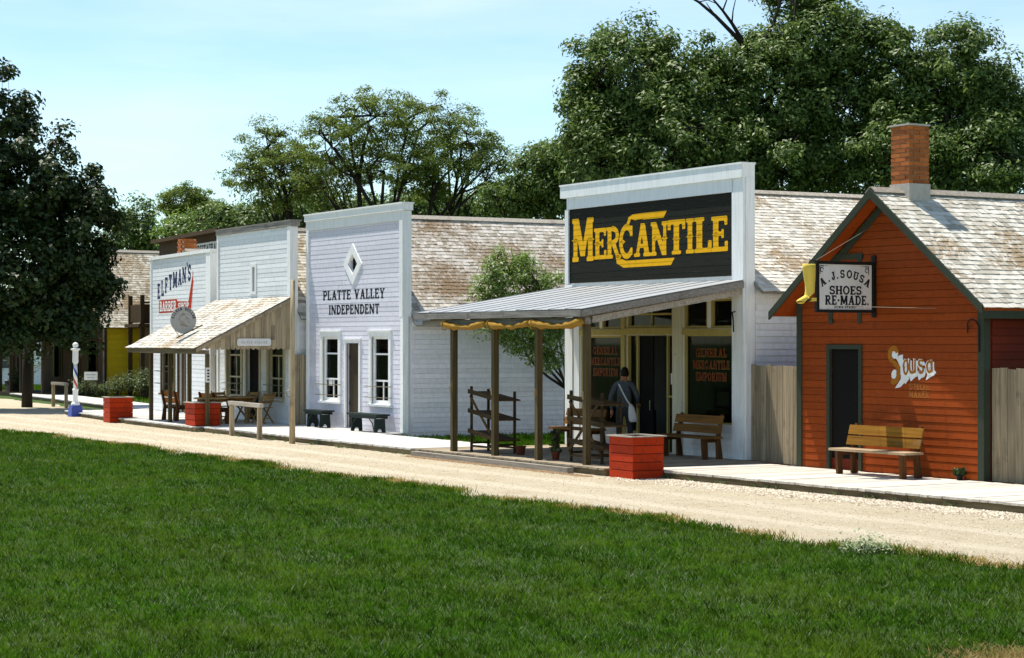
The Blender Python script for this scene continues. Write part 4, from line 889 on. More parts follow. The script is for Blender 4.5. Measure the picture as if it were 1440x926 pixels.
put(make_bench(1.92, 'bench_ochre', 'bench_seat', 'bench_leg'), 'S', -1.90, -.52, label='sunlit ochre wooden bench in front of the red shop', group='slatted park benches')
bb = make_bench(1.70, 'bench_brown', 'bench_brown', 'bench_leg')
put(bb, 'M', -1.12, -.40, label='brown wooden bench below the right store window', group='slatted park benches')
put(copy_tree(bb), 'M', -5.15, -.55, label='amber wooden bench behind the rack left of the store door', group='slatted park benches')
br_ = make_bench(1.45, 'bench_rust', 'bench_leg', 'bench_leg')
put(br_, 'L', -4.05, -2.02, rz=math.pi, label='rust-red bench at the left end of the shingled porch', group='slatted park benches')
put(copy_tree(br_), 'L', -1.55, -1.75, rz=math.pi, label='rust-red bench behind the red planter at the shingled porch', group='slatted park benches')
def plank_bench(length, label):
    t = thing('plank_bench', label, 'bench', group='dark green plank benches'); h = length / 2
    MB().box(-h, h, -.19, .19, .42, .465).build('seat', 'green_bench', t)
    for y0 in (-.165, .145): MB().box(-h + .08, h - .08, y0, y0 + .022, .345, .42).build('apron', 'green_bench', t)
    for s in (-1, 1):
        x = s * (h - .20); pts = [(-.16, 0), (-.07, 0)] + [(.07 * -math.cos(a), .10 * math.sin(a)) for a in [i * math.pi / 6 for i in range(1, 6)]] + [(.07, 0), (.16, 0), (.14, .345), (-.14, .345)]
        MB().prism(pts, 'x', x - .02, x + .02).build('leg', 'green_bench', t)
        MB().tube([(x - s * .03, -.15, .05), (x - s * .10, -.15, .22), (x - s * .28, -.15, .34)], .014, 5).build('brace', 'green_bench', t)
    return t
put(plank_bench(1.20, 'short dark green plank bench under the left window of the lavender building'), 'I', -4.22, -.42); put(plank_bench(1.75, 'longer dark green plank bench under the right window of the lavender building'), 'I', -1.18, -.42)

def planter(label, loc, rz, w_=.76, d_=.66, h_=.74):
    t = thing('planter_box', label, 'planter', loc, rz, 'red slatted planter boxes'); n = 5; e = h_ / n
    MB().box(-w_ / 2 + .03, w_ / 2 - .03, -d_ / 2 + .03, d_ / 2 - .03, 0, h_ - .06).build('liner', 'soil', t)
    for i in range(n):
        for s in (-1, 1):
            j = random.uniform(0, .005); MB().box(-w_ / 2, w_ / 2, min(s * d_ / 2, s * (d_ / 2 - .028)) - (j if s < 0 else 0), max(s * d_ / 2, s * (d_ / 2 - .028)), i * e + .006, (i + 1) * e - .006).build('slat', 'planter_red', t)
            MB().box(min(s * (w_ / 2 + .002), s * (w_ / 2 - .027)), max(s * (w_ / 2 + .002), s * (w_ / 2 - .027)), -d_ / 2 + .029, d_ / 2 - .029, i * e + .006, (i + 1) * e - .006).build('slat', 'planter_red', t)
    m = MB()
    for s in (-1, 1): m.box(-w_ / 2 - .03, w_ / 2 + .03, s * d_ / 2 - .05, s * d_ / 2 + .05, h_, h_ + .022); m.box(s * w_ / 2 - .05, s * w_ / 2 + .05, -d_ / 2 + .05, d_ / 2 - .05, h_ + .001, h_ + .021)
    m.build('rim', 'rim_wood', t); return t
def xp(px, py): p = G(px, py, 0); return p
p = xp(895, 672); planter('red slatted planter box at the right corner of the store porch', (p.x, p.y, 0), FR['M'][2] + .02)
p = xp(285, 606); planter('red slatted planter box in front of the shingled porch', (p.x, p.y, 0), FR['L'][2], .80, .72, .76)
p = xp(166, 594); planter('red slatted planter box beside the barber pole', (p.x, p.y, 0), FR['R'][2], .80, .70, .74)

def rack(label, k, x, y, tilt, cross):
    t = thing('display_rack', label, 'rack', tuple(fw(k, x, y, .14)), FR[k][2], 'wooden display racks on the store porch'); w_, d_ = 1.12, .40
    for xx in (0, w_):
        for yy, hh in ((0, 1.36), (d_, 1.30)): MB().box(xx - .022, xx + .022, yy - .022, yy + .022, 0, hh + (0 if xx == 0 else -.03)).build('post', 'shelf_dark', t)
    for z in (.36, .78, 1.18):
        sh_ = MB().add([(-.02, -.06, z + tilt), (w_ + .16, -.06, z - tilt - .05), (w_ + .16, d_ + .05, z - tilt - .05), (-.02, d_ + .05, z + tilt), (-.02, -.06, z + tilt + .025), (w_ + .16, -.06, z - tilt - .025), (w_ + .16, d_ + .05, z - tilt - .025), (-.02, d_ + .05, z + tilt + .025)], [(0, 3, 2, 1), (4, 5, 6, 7), (0, 1, 5, 4), (1, 2, 6, 5), (2, 3, 7, 6), (3, 0, 4, 7)]).build('shelf', 'shelf_amber', t)
        MB().beam((-.02, -.07, z + tilt + .03), (w_ + .16, -.07, z - tilt - .02), .02, .09).build('lip', 'shelf_dark', sh_)
    MB().beam((0, -.035, 1.16), (w_, -.035, .20), .02, .055).build('brace', 'shelf_amber', t)
    if cross: MB().beam((0, -.055, .20), (w_, -.055, 1.16), .02, .055).build('brace', 'shelf_dark', t)
    for yy in (0, d_): MB().box(.0, w_, yy - .015, yy + .015, .10, .14).build('rail', 'shelf_dark', t)
    for xx in (0, w_): MB().box(xx - .015, xx + .015, 0, d_, .16, .20).build('rail', 'shelf_dark', t)
    return t
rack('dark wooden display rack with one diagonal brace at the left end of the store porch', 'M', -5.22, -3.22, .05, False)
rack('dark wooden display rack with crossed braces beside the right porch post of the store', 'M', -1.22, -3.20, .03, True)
def pot(label, loc, r=.11, h=.18, plant=0, mat='terracotta', leaf='leaf_maple'):
    t = thing('flower_pot', label, 'pot', loc); MB().lathe([(r * .7, 0), (r * .95, h * .85), (r * 1.08, h * .86), (r * 1.08, h), (r * .9, h), (r * .85, h * .8)], (0, 0, 0), 14).build('pot', mat, t)
    if plant:
        V = []; F = []
        for i in range(90):
            z = h + random.random() * plant; a = random.random() * 6.28; rr_ = r * random.uniform(.2, 1.5); c = Vector((rr_ * math.cos(a), rr_ * math.sin(a), z)); u = Vector((random.gauss(0, 1), random.gauss(0, 1), random.gauss(0, 1))).normalized() * .05; v_ = u.orthogonal().normalized() * .03; o_ = len(V); V += [c - u, c + v_, c + u, c - v_]; F.append((o_, o_ + 1, o_ + 2, o_ + 3))
        me = bpy.data.meshes.new('foliage'); me.from_pydata([tuple(q) for q in V], [], F); link('foliage', me, leaf, t); MB().tube([(0, 0, h * .7), (.02, 0, h + plant * .8)], .012, 5).build('stem', 'bark', t)
    return t
pot('small terracotta pot under the left display rack', tuple(fw('M', -3.62, -2.95, .14))); pot('dark plant in a small pot beside the third store porch post', tuple(fw('M', -1.80, -3.20, .14)), .09, .16, .42)
pot('small dark leafy plant at the foot of the red shop wall', tuple(fw('S', -.42, -.14, .14)), .06, .08, .10, 'iron')

# hitching rails and the tall pole
def hitch(label, p0, p1, h, over=.16):
    p0, p1 = Vector(p0), Vector(p1); d = p1 - p0; t = thing('hitching_rail', label, 'hitching rail', (p0.x, p0.y, 0), math.atan2(d.y, d.x)); L = d.length
    for x in (0, L): MB().add([(x - .06, -.055, -.05), (x + .06, -.055, -.05), (x + .06, .055, -.05), (x - .06, .055, -.05), (x - .05, -.05, h - .05), (x + .05, -.05, h - .06), (x + .05, .05, h - .06), (x - .05, .05, h - .05)], [(0, 3, 2, 1), (4, 5, 6, 7), (0, 1, 5, 4), (1, 2, 6, 5), (2, 3, 7, 6), (3, 0, 4, 7)]).build('post', 'wood_gable', t)
    MB().beam((-over, 0, h), (L + over, 0, h), .10, .10).build('rail', 'rim_wood', t); return t
hitch('weathered hitching rail in front of the shingled porch steps', G(326, 613), G(365, 618.5), .84); hitch('dark hitching rail standing under the big tree left of the barber pole', G(75, 572), G(93, 574), .86)
p = G(411, 624); pl_ = thing('wooden_pole', 'tall thin weathered wooden pole at the road edge left of the lavender building', 'pole', (p.x, p.y, 0), R(4))
MB().tube([(0, 0, -.1), (.01, 0, 1.4), (-.015, .01, 2.8), (.0, .02, 3.90)], [.075, .066, .058, .05], 9).build('shaft', 'wood_gable', pl_, True); MB().tube([(-.03, -.06, 1.10), (-.05, -.12, 1.14), (-.04, -.12, 1.24), (-.02, -.06, 1.28)], .012, 6).build('tie_ring', 'chain', pl_)

# barber pole
p = G(106, 586); bp = thing('barber_pole', 'striped barber pole with white ball top and blue square base', 'barber pole', (p.x, p.y, 0), FR['R'][2] + .1)
MB().add(*[[(-.20, -.20, 0), (.20, -.20, 0), (.20, .20, 0), (-.20, .20, 0), (-.16, -.16, .36), (.16, -.16, .36), (.16, .16, .36), (-.16, .16, .36)], [(0, 3, 2, 1), (4, 5, 6, 7), (0, 1, 5, 4), (1, 2, 6, 5), (2, 3, 7, 6), (3, 0, 4, 7)]]).build('base', 'blue_paint', bp)
MB().lathe([(.14, .36), (.14, .42), (.10, .46), (.085, .50), (.085, .82), (.10, .84), (.10, .88), (.075, .90)], n=18).build('lower_column', 'white_trim', bp, False)
MB().lathe([(.066, .90), (.062, 1.68)], n=20).build('striped_shaft', 'barber_stripes', bp, True); MB().lathe([(.07, 1.68), (.075, 1.70), (.075, 1.73), (.095, 1.74), (.095, 2.12), (.15, 2.14), (.15, 2.18), (.06, 2.20)], n=18).build('upper_column', 'white_trim', bp)
MB().lathe([(.02, 2.20)] + [(.095 * math.sin(a), 2.29 - .095 * math.cos(a)) for a in [i * math.pi / 8 for i in range(1, 8)]] + [(.01, 2.385)], n=18).build('ball', 'white_trim', bp, True)

# saloon porch furniture
def chair(label, k, x, y, rz):
    t = thing('folding_chair', label, 'chair', tuple(fw(k, x, y, .14)), FR[k][2] + rz, 'folding wooden chairs on the shingled porch')
    for s in (-1, 1):
        MB().beam((s * .2, -.24, 0), (s * .2, .30, .86), .028, .045).build('back_leg', 'chair_wood', t); MB().beam((s * .165, .26, 0), (s * .165, -.20, .46), .026, .042).build('front_leg', 'chair_wood', t)
    for i in range(4): MB().box(-.19, .19, -.22 + i * .105, -.125 + i * .105, .43, .45).build('seat_slat', 'chair_wood', t)
    for z in (.60, .70, .79): yy = -.24 + .54 * z / .86; MB().add([(-.2, yy, z - .04), (.2, yy, z - .04), (.2, yy + .05, z + .04), (-.2, yy + .05, z + .04), (-.2, yy + .02, z - .04), (.2, yy + .02, z - .04), (.2, yy + .07, z + .04), (-.2, yy + .07, z + .04)], [(0, 1, 2, 3), (7, 6, 5, 4), (0, 4, 5, 1), (1, 5, 6, 2), (2, 6, 7, 3), (3, 7, 4, 0)]).build('back_slat', 'chair_wood', t)
    MB().box(-.165, .165, .12, .145, .13, .16).build('stretcher', 'chair_wood', t); return t
def porch_table(label, k, x, y):
    t = thing('porch_table', label, 'table', tuple(fw(k, x, y, .14)), FR[k][2] + .3); MB().prism([(.50 * math.cos(math.pi / 8 + i * math.pi / 4), .50 * math.sin(math.pi / 8 + i * math.pi / 4)) for i in range(8)], 'z', .70, .74).build('table_top', 'chair_wood', t)
    MB().prism([(.40 * math.cos(math.pi / 8 + i * math.pi / 4), .40 * math.sin(math.pi / 8 + i * math.pi / 4)) for i in range(8)], 'z', .62, .70).build('apron', 'bench_brown', t)
    for a in range(4): MB().beam((.28 * math.cos(a * math.pi / 2), .28 * math.sin(a * math.pi / 2), .64), (.34 * math.cos(a * math.pi / 2), .34 * math.sin(a * math.pi / 2), 0), .05, .05).build('leg', 'chair_wood', t)
    return t
porch_table('round wooden table on the shingled porch between folding chairs', 'L', -1.55, -.95); porch_table('wooden table with pale edge behind the planter on the shingled porch', 'L', -1.0, -1.95)
chair('folding wooden chair right of the round table facing left', 'L', -.85, -.50, -R(70)); chair('folding wooden chair left of the round table', 'L', -2.5, -1.1, R(95)); chair('folding wooden chair beside the saloon window, half hidden by the hitching rail', 'L', -2.3, -.45, R(20))

# ================================================================== PERSON at the store door
def person():
    t = thing('person', 'person in a grey-blue shirt with a white shoulder bag entering the store', 'person', tuple(fw('M', -3.50, -.55, .14)), FR['M'][2] + R(44))
    # local: faces +y; x to the right
    Vs = []; Es = []; Rd = []
    def vtx(p, r, parent=None): Vs.append(p); Rd.append(r); i = len(Vs) - 1; (Es.append((parent, i)) if parent is not None else None); return i
    pel = vtx((0, 0, .92), (.155, .115)); wst = vtx((0, .005, 1.08), (.145, .105), pel); ch_ = vtx((0, .01, 1.28), (.175, .12), wst); nk0 = vtx((0, .0, 1.43), (.11, .085), ch_); nk = vtx((.0, .02, 1.51), (.056, .058), nk0); h1 = vtx((.005, .04, 1.585), (.078, .09), nk); h2 = vtx((.01, .035, 1.67), (.078, .092), h1); vtx((.01, .03, 1.735), (.045, .055), h2)
    for s, el, wr in ((-1, (-.285, -.03, 1.12), (-.275, .06, .86)), (1, (.28, .05, 1.13), (.24, .22, 1.0))):
        sh_ = vtx((s * .175, .0, 1.395), (.068, .072), nk0); e_ = vtx(el, (.046, .05), sh_); w_ = vtx(wr, (.031, .034), e_)
    for s, kn, an in ((-1, (-.105, .02, .50), (-.11, -.05, .09)), (1, (.105, .10, .51), (.11, .08, .09))):
        hp = vtx((s * .095, .0, .83), (.098, .102), pel); k_ = vtx(kn, (.066, .07), hp); a_ = vtx(an, (.046, .05), k_); f_ = vtx((an[0], an[1] + .03, .045), (.042, .045), a_); vtx((an[0] + s * .02, an[1] + .17, .035), (.04, .032), f_)
    me = bpy.data.meshes.new('body'); me.from_pydata(Vs, Es, []); o = bpy.data.objects.new('body', me); COL.objects.link(o)
    md = o.modifiers.new('skin', 'SKIN'); md.use_smooth_shade = True; sv = me.skin_vertices[0].data
    for i, r_ in enumerate(Rd): sv[i].radius = r_; sv[i].use_root = (i == 0)
    o.modifiers.new('sub', 'SUBSURF').levels = 2; bpy.context.view_layer.update(); dg = bpy.context.evaluated_depsgraph_get(); me2 = bpy.data.meshes.new_from_object(o.evaluated_get(dg)); bpy.data.objects.remove(o)
    # hands: palm and five tapered bent fingers, welded into the same mesh
    m = MB()
    for s, wr, d in ((-1, Vector((-.275, .06, .86)), Vector((.0, .10, -1)).normalized()), (1, Vector((.24, .22, 1.0)), Vector((-.05, .75, -.5)).normalized())):
        side = Vector((0, 1, 0)) if s < 0 else Vector((1, 0, .2)); side = (side - d * side.dot(d)).normalized(); cu = d.cross(side) * s
        m.tube([wr - d * .02, wr + d * .03, wr + d * .09], [.030, .038, .036], 8)
        for i, L in enumerate((.066, .075, .070, .054)):
            b0 = wr + d * .085 + side * (.027 - .018 * i); m.tube([b0 - d * .01, b0 + d * L * .45 + cu * .004, b0 + d * L * .8 + cu * .018, b0 + d * L * .98 + cu * .034], [.0095, .009, .008, .006], 6)
        b0 = wr + d * .03 + side * .032; m.tube([b0 - side * .01, b0 + d * .025 + side * .02, b0 + d * .055 + side * .022 + cu * .012], [.012, .0105, .008], 6)
    bm = bmesh.new(); bm.from_mesh(me2); n0 = len(bm.faces); tmp = bpy.data.meshes.new('tmp'); tmp.from_pydata(m.v, [], m.f); bm.from_mesh(tmp); bm.faces.ensure_lookup_table()
    for i, f in enumerate(bm.faces):
        c = f.calc_center_median(); f.smooth = True
        f.material_index = 2 if i >= n0 or c.z > 1.475 else (3 if c.z < .075 else (1 if c.z < .93 and abs(c.x) < .215 else 0))
        if i < n0 and abs(c.x) > .2 and c.z < .90 and c.x < 0: f.material_index = 0
    bm.to_mesh(me2); bm.free()
    for mt in ('shirt', 'trousers', 'skin', 'shoe'): me2.materials.append(MATS[mt])
    bd = bpy.data.objects.new('body', me2); COL.objects.link(bd); bd.parent = t
    m = MB(); rings = []
    for i in range(7):
        a = i / 6; z = 1.60 + .165 * a; r_ = math.sqrt(max(.02, 1 - (max(0, a - .25) / .78) ** 2)); rings.append([(.008 + .090 * r_ * math.cos(q), .028 - .012 + .100 * r_ * math.sin(q) * (1 if math.sin(q) < 0 else .62 + .38 * a), z - .03 * (math.sin(q) < 0) * (1 - a)) for q in [2 * math.pi * j / 14 for j in range(14)]])
    m.loft(rings).build('hair', 'hair', t, True)
    for s in (-1, 1): MB().loft([[(s * (.086 + .012 * k), .04 + .016 * math.cos(q), 1.61 + .028 * math.sin(q)) for q in [2 * math.pi * j / 8 for j in range(8)]] for k in (0, 1)]).build('ear', 'skin', t, True)
    m = MB()
    for ex in (-.03, .04): m.lathe([(.001, -.008), (.008, 0), (.001, .008)], (ex, .128, 1.635), 8)
    m.tube([(.005, .125, 1.63), (.005, .150, 1.60), (.005, .132, 1.59)], [.008, .012, .006], 6); m.tube([(-.02, .125, 1.562), (.005, .132, 1.560), (.03, .125, 1.562)], .005, 5); m.build('face', 'skin', t, True)
    bg_ = thing('shoulder_bag', 'white cloth bag hanging at the hip of the person entering the store', 'bag', tuple(t.location), t.rotation_euler.z)
    st = [Vector(q) for q in ((-.10, .11, 1.36), (-.12, .03, 1.475), (-.11, -.07, 1.44), (.0, -.145, 1.25), (.10, -.15, 1.07), (.17, -.14, .98))]
    MB().loft([[tuple(p_ + Vector((dx, dy, 0))) for dx, dy in ((-.016, -.004), (.016, -.004), (.016, .004), (-.016, .004))] for p_ in st]).build('strap', 'bag_cloth', bg_)
    MB().loft([[(.19 + rx * math.cos(q) + dx, -.15 + ry * math.sin(q), z) for q in [2 * math.pi * j / 12 for j in range(12)]] for z, rx, ry, dx in ((1.0, .03, .025, -.015), (.93, .06, .045, 0), (.80, .085, .06, .02), (.68, .09, .065, .035), (.63, .07, .05, .04))]).build('pouch', 'bag_cloth', bg_, True)
person()

# ================================================================== FAR LEFT: yellow house, brown restaurant, white house
py_ = G(146, 557, .05); FR['Y'] = (py_.x, py_.y, R(6)); ay_, by_, ry_ = FR['Y']
b = thing('yellow_house', 'yellow clapboard house with shingled roof and dark porch behind the big tree', 'building', (ay_, by_, 0), ry_); WY = 6.6; kY = .95; zrY = 6.45
MB().box(-WY, 0, 0, .12, 0, 3.1).build('wall', 'brown_wall', b); shell(b, WY, 8, zrY - kY * WY / 2, kY, zrY, 'yellow_paint', .12); roof_pair(b, WY, kY, zrY, -.3, 8.3, .3, 'shingle_old', 'brown_wall', 81, e=.15)  # front wall coloured dark brown to stand for the deep porch shade
MB().prism([(-WY, 3.1), (0, 3.1), (-WY / 2, zrY - .1)], 'y', .0, .1).build('gable', 'yellow_paint', b); corner_board(b, 'brown_wall', 0, 0, .1, 3.1, .12); MB().tube([(.10, -.05, .1), (.10, -.05, 3.0)], .04, 8).build('downpipe', 'wood_grey', b)
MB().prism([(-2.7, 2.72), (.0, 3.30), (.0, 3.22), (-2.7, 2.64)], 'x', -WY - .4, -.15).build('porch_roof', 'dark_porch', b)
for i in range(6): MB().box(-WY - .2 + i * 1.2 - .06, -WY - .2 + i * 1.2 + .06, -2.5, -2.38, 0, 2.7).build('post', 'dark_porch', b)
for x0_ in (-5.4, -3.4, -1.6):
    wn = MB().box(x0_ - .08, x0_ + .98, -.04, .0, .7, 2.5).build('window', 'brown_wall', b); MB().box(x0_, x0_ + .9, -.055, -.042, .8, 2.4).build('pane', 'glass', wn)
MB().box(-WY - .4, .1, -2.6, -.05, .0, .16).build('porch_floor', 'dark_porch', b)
# brown two-storey restaurant behind the barber shop
pr = AT(303, 470, 78); FR['B'] = (pr.x, pr.y, R(-6)); b = thing('restaurant_building', 'tall dark brown building with white sign board behind the barber shop roof', 'building', (pr.x, pr.y, 0), R(-6))
WB = 9.0; MB().box(-WB, 1.2, 0, .3, 0, 6.55).build('wall', 'brown_wall', b); MB().box(-WB - .1, 1.3, -.35, .4, 6.55, 6.70).build('cornice', 'brown_wall', b); MB().box(.9, 1.2, .3, 6, 0, 5.8).build('wall', 'brown_wall', b); MB().box(-WB, -WB + .3, .3, 6, 0, 5.8).build('wall', 'brown_wall', b); MB().box(-WB, 1.2, .3, 6, 5.8, 5.95).build('roof', 'wood_grey', b)
sgn = MB().box(-2.6, 1.15, -.06, -.004, 5.78, 6.26).build('sign_board', 'sign_white', b); Ink().text('RESTAURANT', -2.45, 1.0, 5.86, 6.18, 18, .02).build('lettering', 'letter_black', sgn, lambda x, z: (x, -.064, z))
# brown porch with upper railing beside the yellow house
pb = G(200, 559, .05); b = thing('brown_porch', 'dark brown two-level timber porch at the left edge of the barber shop', 'porch', (pb.x, pb.y, 0), R(-6))
for (xx, yy) in ((0, 0), (-2.2, 0), (0, 2.2), (-2.2, 2.2)): MB().box(xx - .08, xx + .08, yy - .08, yy + .08, 0, 4.35 if yy == 0 else 3.1).build('post', 'brown_wall', b)
MB().box(-2.4, .2, -.2, 2.6, 3.0, 3.14).build('deck', 'brown_wall', b); MB().box(-.05, .0, .1, 2.3, 3.15, 3.95).build('rail_panel', 'brown_wall', b); MB().box(-2.1, -.1, -.03, .02, 3.2, 3.95).build('rail_panel', 'brown_wall', b); MB().box(-.06, .06, -.06, 2.4, 4.0, 4.08).build('rail', 'brown_wall', b); MB().box(-2.2, -.12, .4, .46, 0, 3.0).build('screen', 'brown_wall', b); MB().box(-.10, -.05, .5, 2.5, 0, 3.0).build('screen', 'brown_wall', b)
# white house at the far left
pw_ = AT(58, 500, 112); b = thing('white_house', 'pale grey-white gabled house at the far left behind dark posts', 'building', (pw_.x, pw_.y, 0), R(56)); 
m = MB().prism([(-7, 0), (0, 0), (0, 2.6), (-3.5, 4.6), (-7, 2.6)], 'y', 0, 2.2); wl = m.build('wall', 'white_paint', b)
for s in (1, -1): MB().prism([(-3.5, 4.78), (-3.5 + s * 4.0, 2.5), (-3.5 + s * 4.0, 2.38), (-3.5, 4.62)], 'y', -.4, 2.6).build('roof', 'wood_grey', b)
for x0_ in (-5.6, -2.4):
    wn = MB().box(x0_, x0_ + 1.0, -.05, -.003, .8, 2.2).build('window', 'white_trim', b); MB().box(x0_ + .1, x0_ + .9, -.07, -.052, .9, 2.1).build('pane', 'blind', wn)
# open porch of posts at the far left
pg_ = G(24, 553, .05); b = thing('post_shelter', 'dark open shelter of slim posts at the far left under the tree', 'shelter', (pg_.x, pg_.y, 0), R(-6))
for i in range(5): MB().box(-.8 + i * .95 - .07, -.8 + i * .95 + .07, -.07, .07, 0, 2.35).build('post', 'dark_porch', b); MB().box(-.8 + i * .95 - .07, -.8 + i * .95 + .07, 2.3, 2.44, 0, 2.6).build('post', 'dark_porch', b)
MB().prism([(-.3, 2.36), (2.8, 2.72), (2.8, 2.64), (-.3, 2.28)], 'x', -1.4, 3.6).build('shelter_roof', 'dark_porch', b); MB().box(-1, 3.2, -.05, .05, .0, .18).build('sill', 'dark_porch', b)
p = G(20, 555); planter('dark weathered planter trough below the posts at the far left', (p.x, p.y, 0), R(-6), 1.5, .6, .62)
for o_ in [o for o in bpy.data.objects if o.get('label', '').startswith('dark weathered planter')]:
    for c_ in o_.children:
        if c_.name.startswith('slat'): c_.data.materials[0] = MATS['dark_porch']
p = G(128, 562, 0); st_ = thing('garden_sign', 'small white lettered board standing in the flower bed by the yellow house', 'sign', (p.x, p.y, 0), R(45)); MB().box(-.30, .30, -.02, .02, .80, 1.14).build('panel', 'sign_white', st_)
for s in (-1, 1): MB().box(s * .25 - .02, s * .25 + .02, .021, .05, 0, .9).build('stake', 'wood_post', st_)
MB().box(-.22, .22, -.0225, -.021, 1.00, 1.04).box(-.16, .16, -.0225, -.021, .89, .92).build('faded_lines', 'letter_grey', st_)

# ================================================================== TREES
def leaf_cloud(C, Nn, size, aspect, rg, droop=.25, fold=.25):
    """rhombic folded leaves at points C with rough normals Nn -> verts (4 each), quads"""
    n = len(C); ax = rg.normal(size=(n, 3)); ax[:, 2] -= droop; nn = Nn + rg.normal(size=(n, 3)) * .5; nn /= np.linalg.norm(nn, axis=1, keepdims=True) + 1e-9
    ax -= nn * np.sum(ax * nn, 1, keepdims=True); ax /= np.linalg.norm(ax, axis=1, keepdims=True) + 1e-9; sd = np.cross(nn, ax)
    s = size * rg.uniform(.5, 1.45, (n, 1)); wd = s * aspect
    V = np.empty((n, 4, 3)); V[:, 0] = C - ax * s * .5; V[:, 2] = C + ax * s * .5; V[:, 1] = C + sd * wd * .5 + nn * wd * fold; V[:, 3] = C - sd * wd * .5 + nn * wd * fold
    return V.reshape(-1, 3), np.arange(4 * n).reshape(n, 4)
def bent(a, b, rg, k=.12, n=4):
    a, b = np.array(a, float), np.array(b, float); L = np.linalg.norm(b - a); off = rg.normal(size=3) * L * k; out = []
    for i in range(n + 1):
        t = i / n; out.append(tuple(a + (b - a) * t + off * math.sin(math.pi * t) + np.array((0, 0, -.10 * L)) * math.sin(math.pi * t) * (1 if i else 0) * -.6))
    return out
def tree(name, label, base, fork_h, lobes, clumps, leaves, size, aspect, leaf, bark, rg_seed, trunk_r=.25, clump_r=.55, group=None, inner=.35, lean=(0, 0), bare=(), droop=.25, flat=.75):
    rg = np.random.default_rng(rg_seed); t = thing(name, label, 'tree', tuple(base), 0, group); B = np.array(base, float); m = MB()
    F0 = np.array((lean[0], lean[1], fork_h)); m.tube([(0, 0, -.2), (lean[0] * .3, lean[1] * .3, fork_h * .5), tuple(F0)], [trunk_r * 1.25, trunk_r, trunk_r * .85], 9)
    tot = sum(l[3] * l[4] * l[5] for l in lobes) ** 1.0; LC = []; LN = []
    vol = np.array([max(.3, l[3] * l[5] + l[4] * l[5] + l[3] * l[4]) for l in lobes]); vol = vol / vol.sum()
    for li, l in enumerate(lobes):
        c = np.array(l[:3]) - B; rad = np.array(l[3:6]); tip = c + np.array((0, 0, -.15 * rad[2])); limb = bent(F0 - (0, 0, .1), tip, rg, .10, 5); r0 = trunk_r * (.35 + .45 * math.sqrt(vol[li])); m.tube(limb, [r0 * (1 - .14 * i) for i in range(6)], 7)
        nodes = [np.array(q) for q in limb[2:]]
        # secondary limbs
        for _ in range(5):
            d = rg.normal(size=3); d[2] = abs(d[2]) * .7; d /= np.linalg.norm(d); e = c + d * rad * rg.uniform(.55, .8); s0 = nodes[rg.integers(0, len(nodes) - 1)]; br = bent(s0, e, rg, .12, 4); m.tube(br, [r0 * .42, r0 * .34, r0 * .26, r0 * .18, r0 * .1], 5); nodes += [np.array(q) for q in br[2:]]
        nc = max(6, int(clumps * vol[li])); ND = np.array(nodes)
        for _ in range(nc):
            d = rg.normal(size=3); d /= np.linalg.norm(d); rr = (inner + (1 - inner) * rg.random() ** .55) * rg.uniform(.88, 1.12); p = c + d * rad * rr
            k = int(np.argmin(((ND - p) ** 2).sum(1))); s0 = ND[k]; tw = bent(s0, p, rg, .1, 2); m.tube(tw, [max(.012, r0 * .14), max(.009, r0 * .09), .006], 4)
            nl = max(6, int(leaves / clumps * rg.uniform(.6, 1.4))); cr = clump_r * rg.uniform(.6, 1.35); q = rg.normal(size=(nl, 3)); q /= np.linalg.norm(q, axis=1, keepdims=True); q *= (rg.random((nl, 1)) ** .5) * cr; q[:, 2] *= flat
            LC.append(p + q); LN.append(q / cr * 1.0 + d * .4 + np.array((-.15, 0, .6)))
    for (a_, b_) in bare: br = bent(np.array(a_) - B, np.array(b_) - B, rg, .08, 5); m.tube(br, [.09, .075, .06, .045, .03, .012], 5); [m.tube(bent(br[i], np.array(br[i]) + rg.normal(size=3) * .7 + (0, 0, .5), rg, .1, 3), [.03, .02, .014, .006], 4) for i in (2, 3, 4, 4)]
    m.build('trunk', bark, t, True)
    V, Fq = leaf_cloud(np.concatenate(LC), np.concatenate(LN), size, aspect, rg, droop); link('crown', fast_mesh('crown', V, Fq), leaf, t); return t
def lobe(px, py, dist, rpx, rpz, dep=None):
    p = AT(px, py, dist); s = dist / FPX; return (p.x, p.y, p.z, (dep or rpx) * s, rpx * s, rpz * s) if False else (p.x, p.y, p.z, rpx * s * .95, (dep or rpx) * s * .95, rpz * s)
def gbase(px, dist): p = AT(px, 470, dist); return (p.x, p.y, 0)
# big ash trees behind the store and the red shop
tree('ash_tree', 'large dense ash tree rising behind the MERCANTILE sign', gbase(905, 66), 3.2, [lobe(880, 120, 66, 95, 95), lobe(850, 215, 65, 70, 75), lobe(955, 118, 66, 82, 72), lobe(930, 220, 65, 110, 90), lobe(1010, 230, 66, 90, 90), lobe(835, 150, 66, 50, 60)], 620, 84000, .165, .42, 'leaf_ash', 'bark_dark', 101, .34, .56, 'ash trees behind the store')
tree('ash_tree', 'tallest ash tree with bare grey limbs at its top', gbase(1075, 67), 4.0, [lobe(1080, 130, 67, 110, 95), lobe(1140, 60, 67, 85, 70), lobe(1080, 235, 66, 110, 80), lobe(1175, 170, 67, 90, 110), lobe(1130, -20, 68, 60, 50)], 640, 84000, .165, .42, 'leaf_ash', 'bark_dark', 102, .36, .56, 'ash trees behind the store', bare=((tuple(AT(1060, 80, 66.5)), tuple(AT(945, -15, 66))), (tuple(AT(1050, 70, 66.5)), tuple(AT(985, -20, 66))), (tuple(AT(1070, 70, 66)), tuple(AT(1100, -20, 66)))))
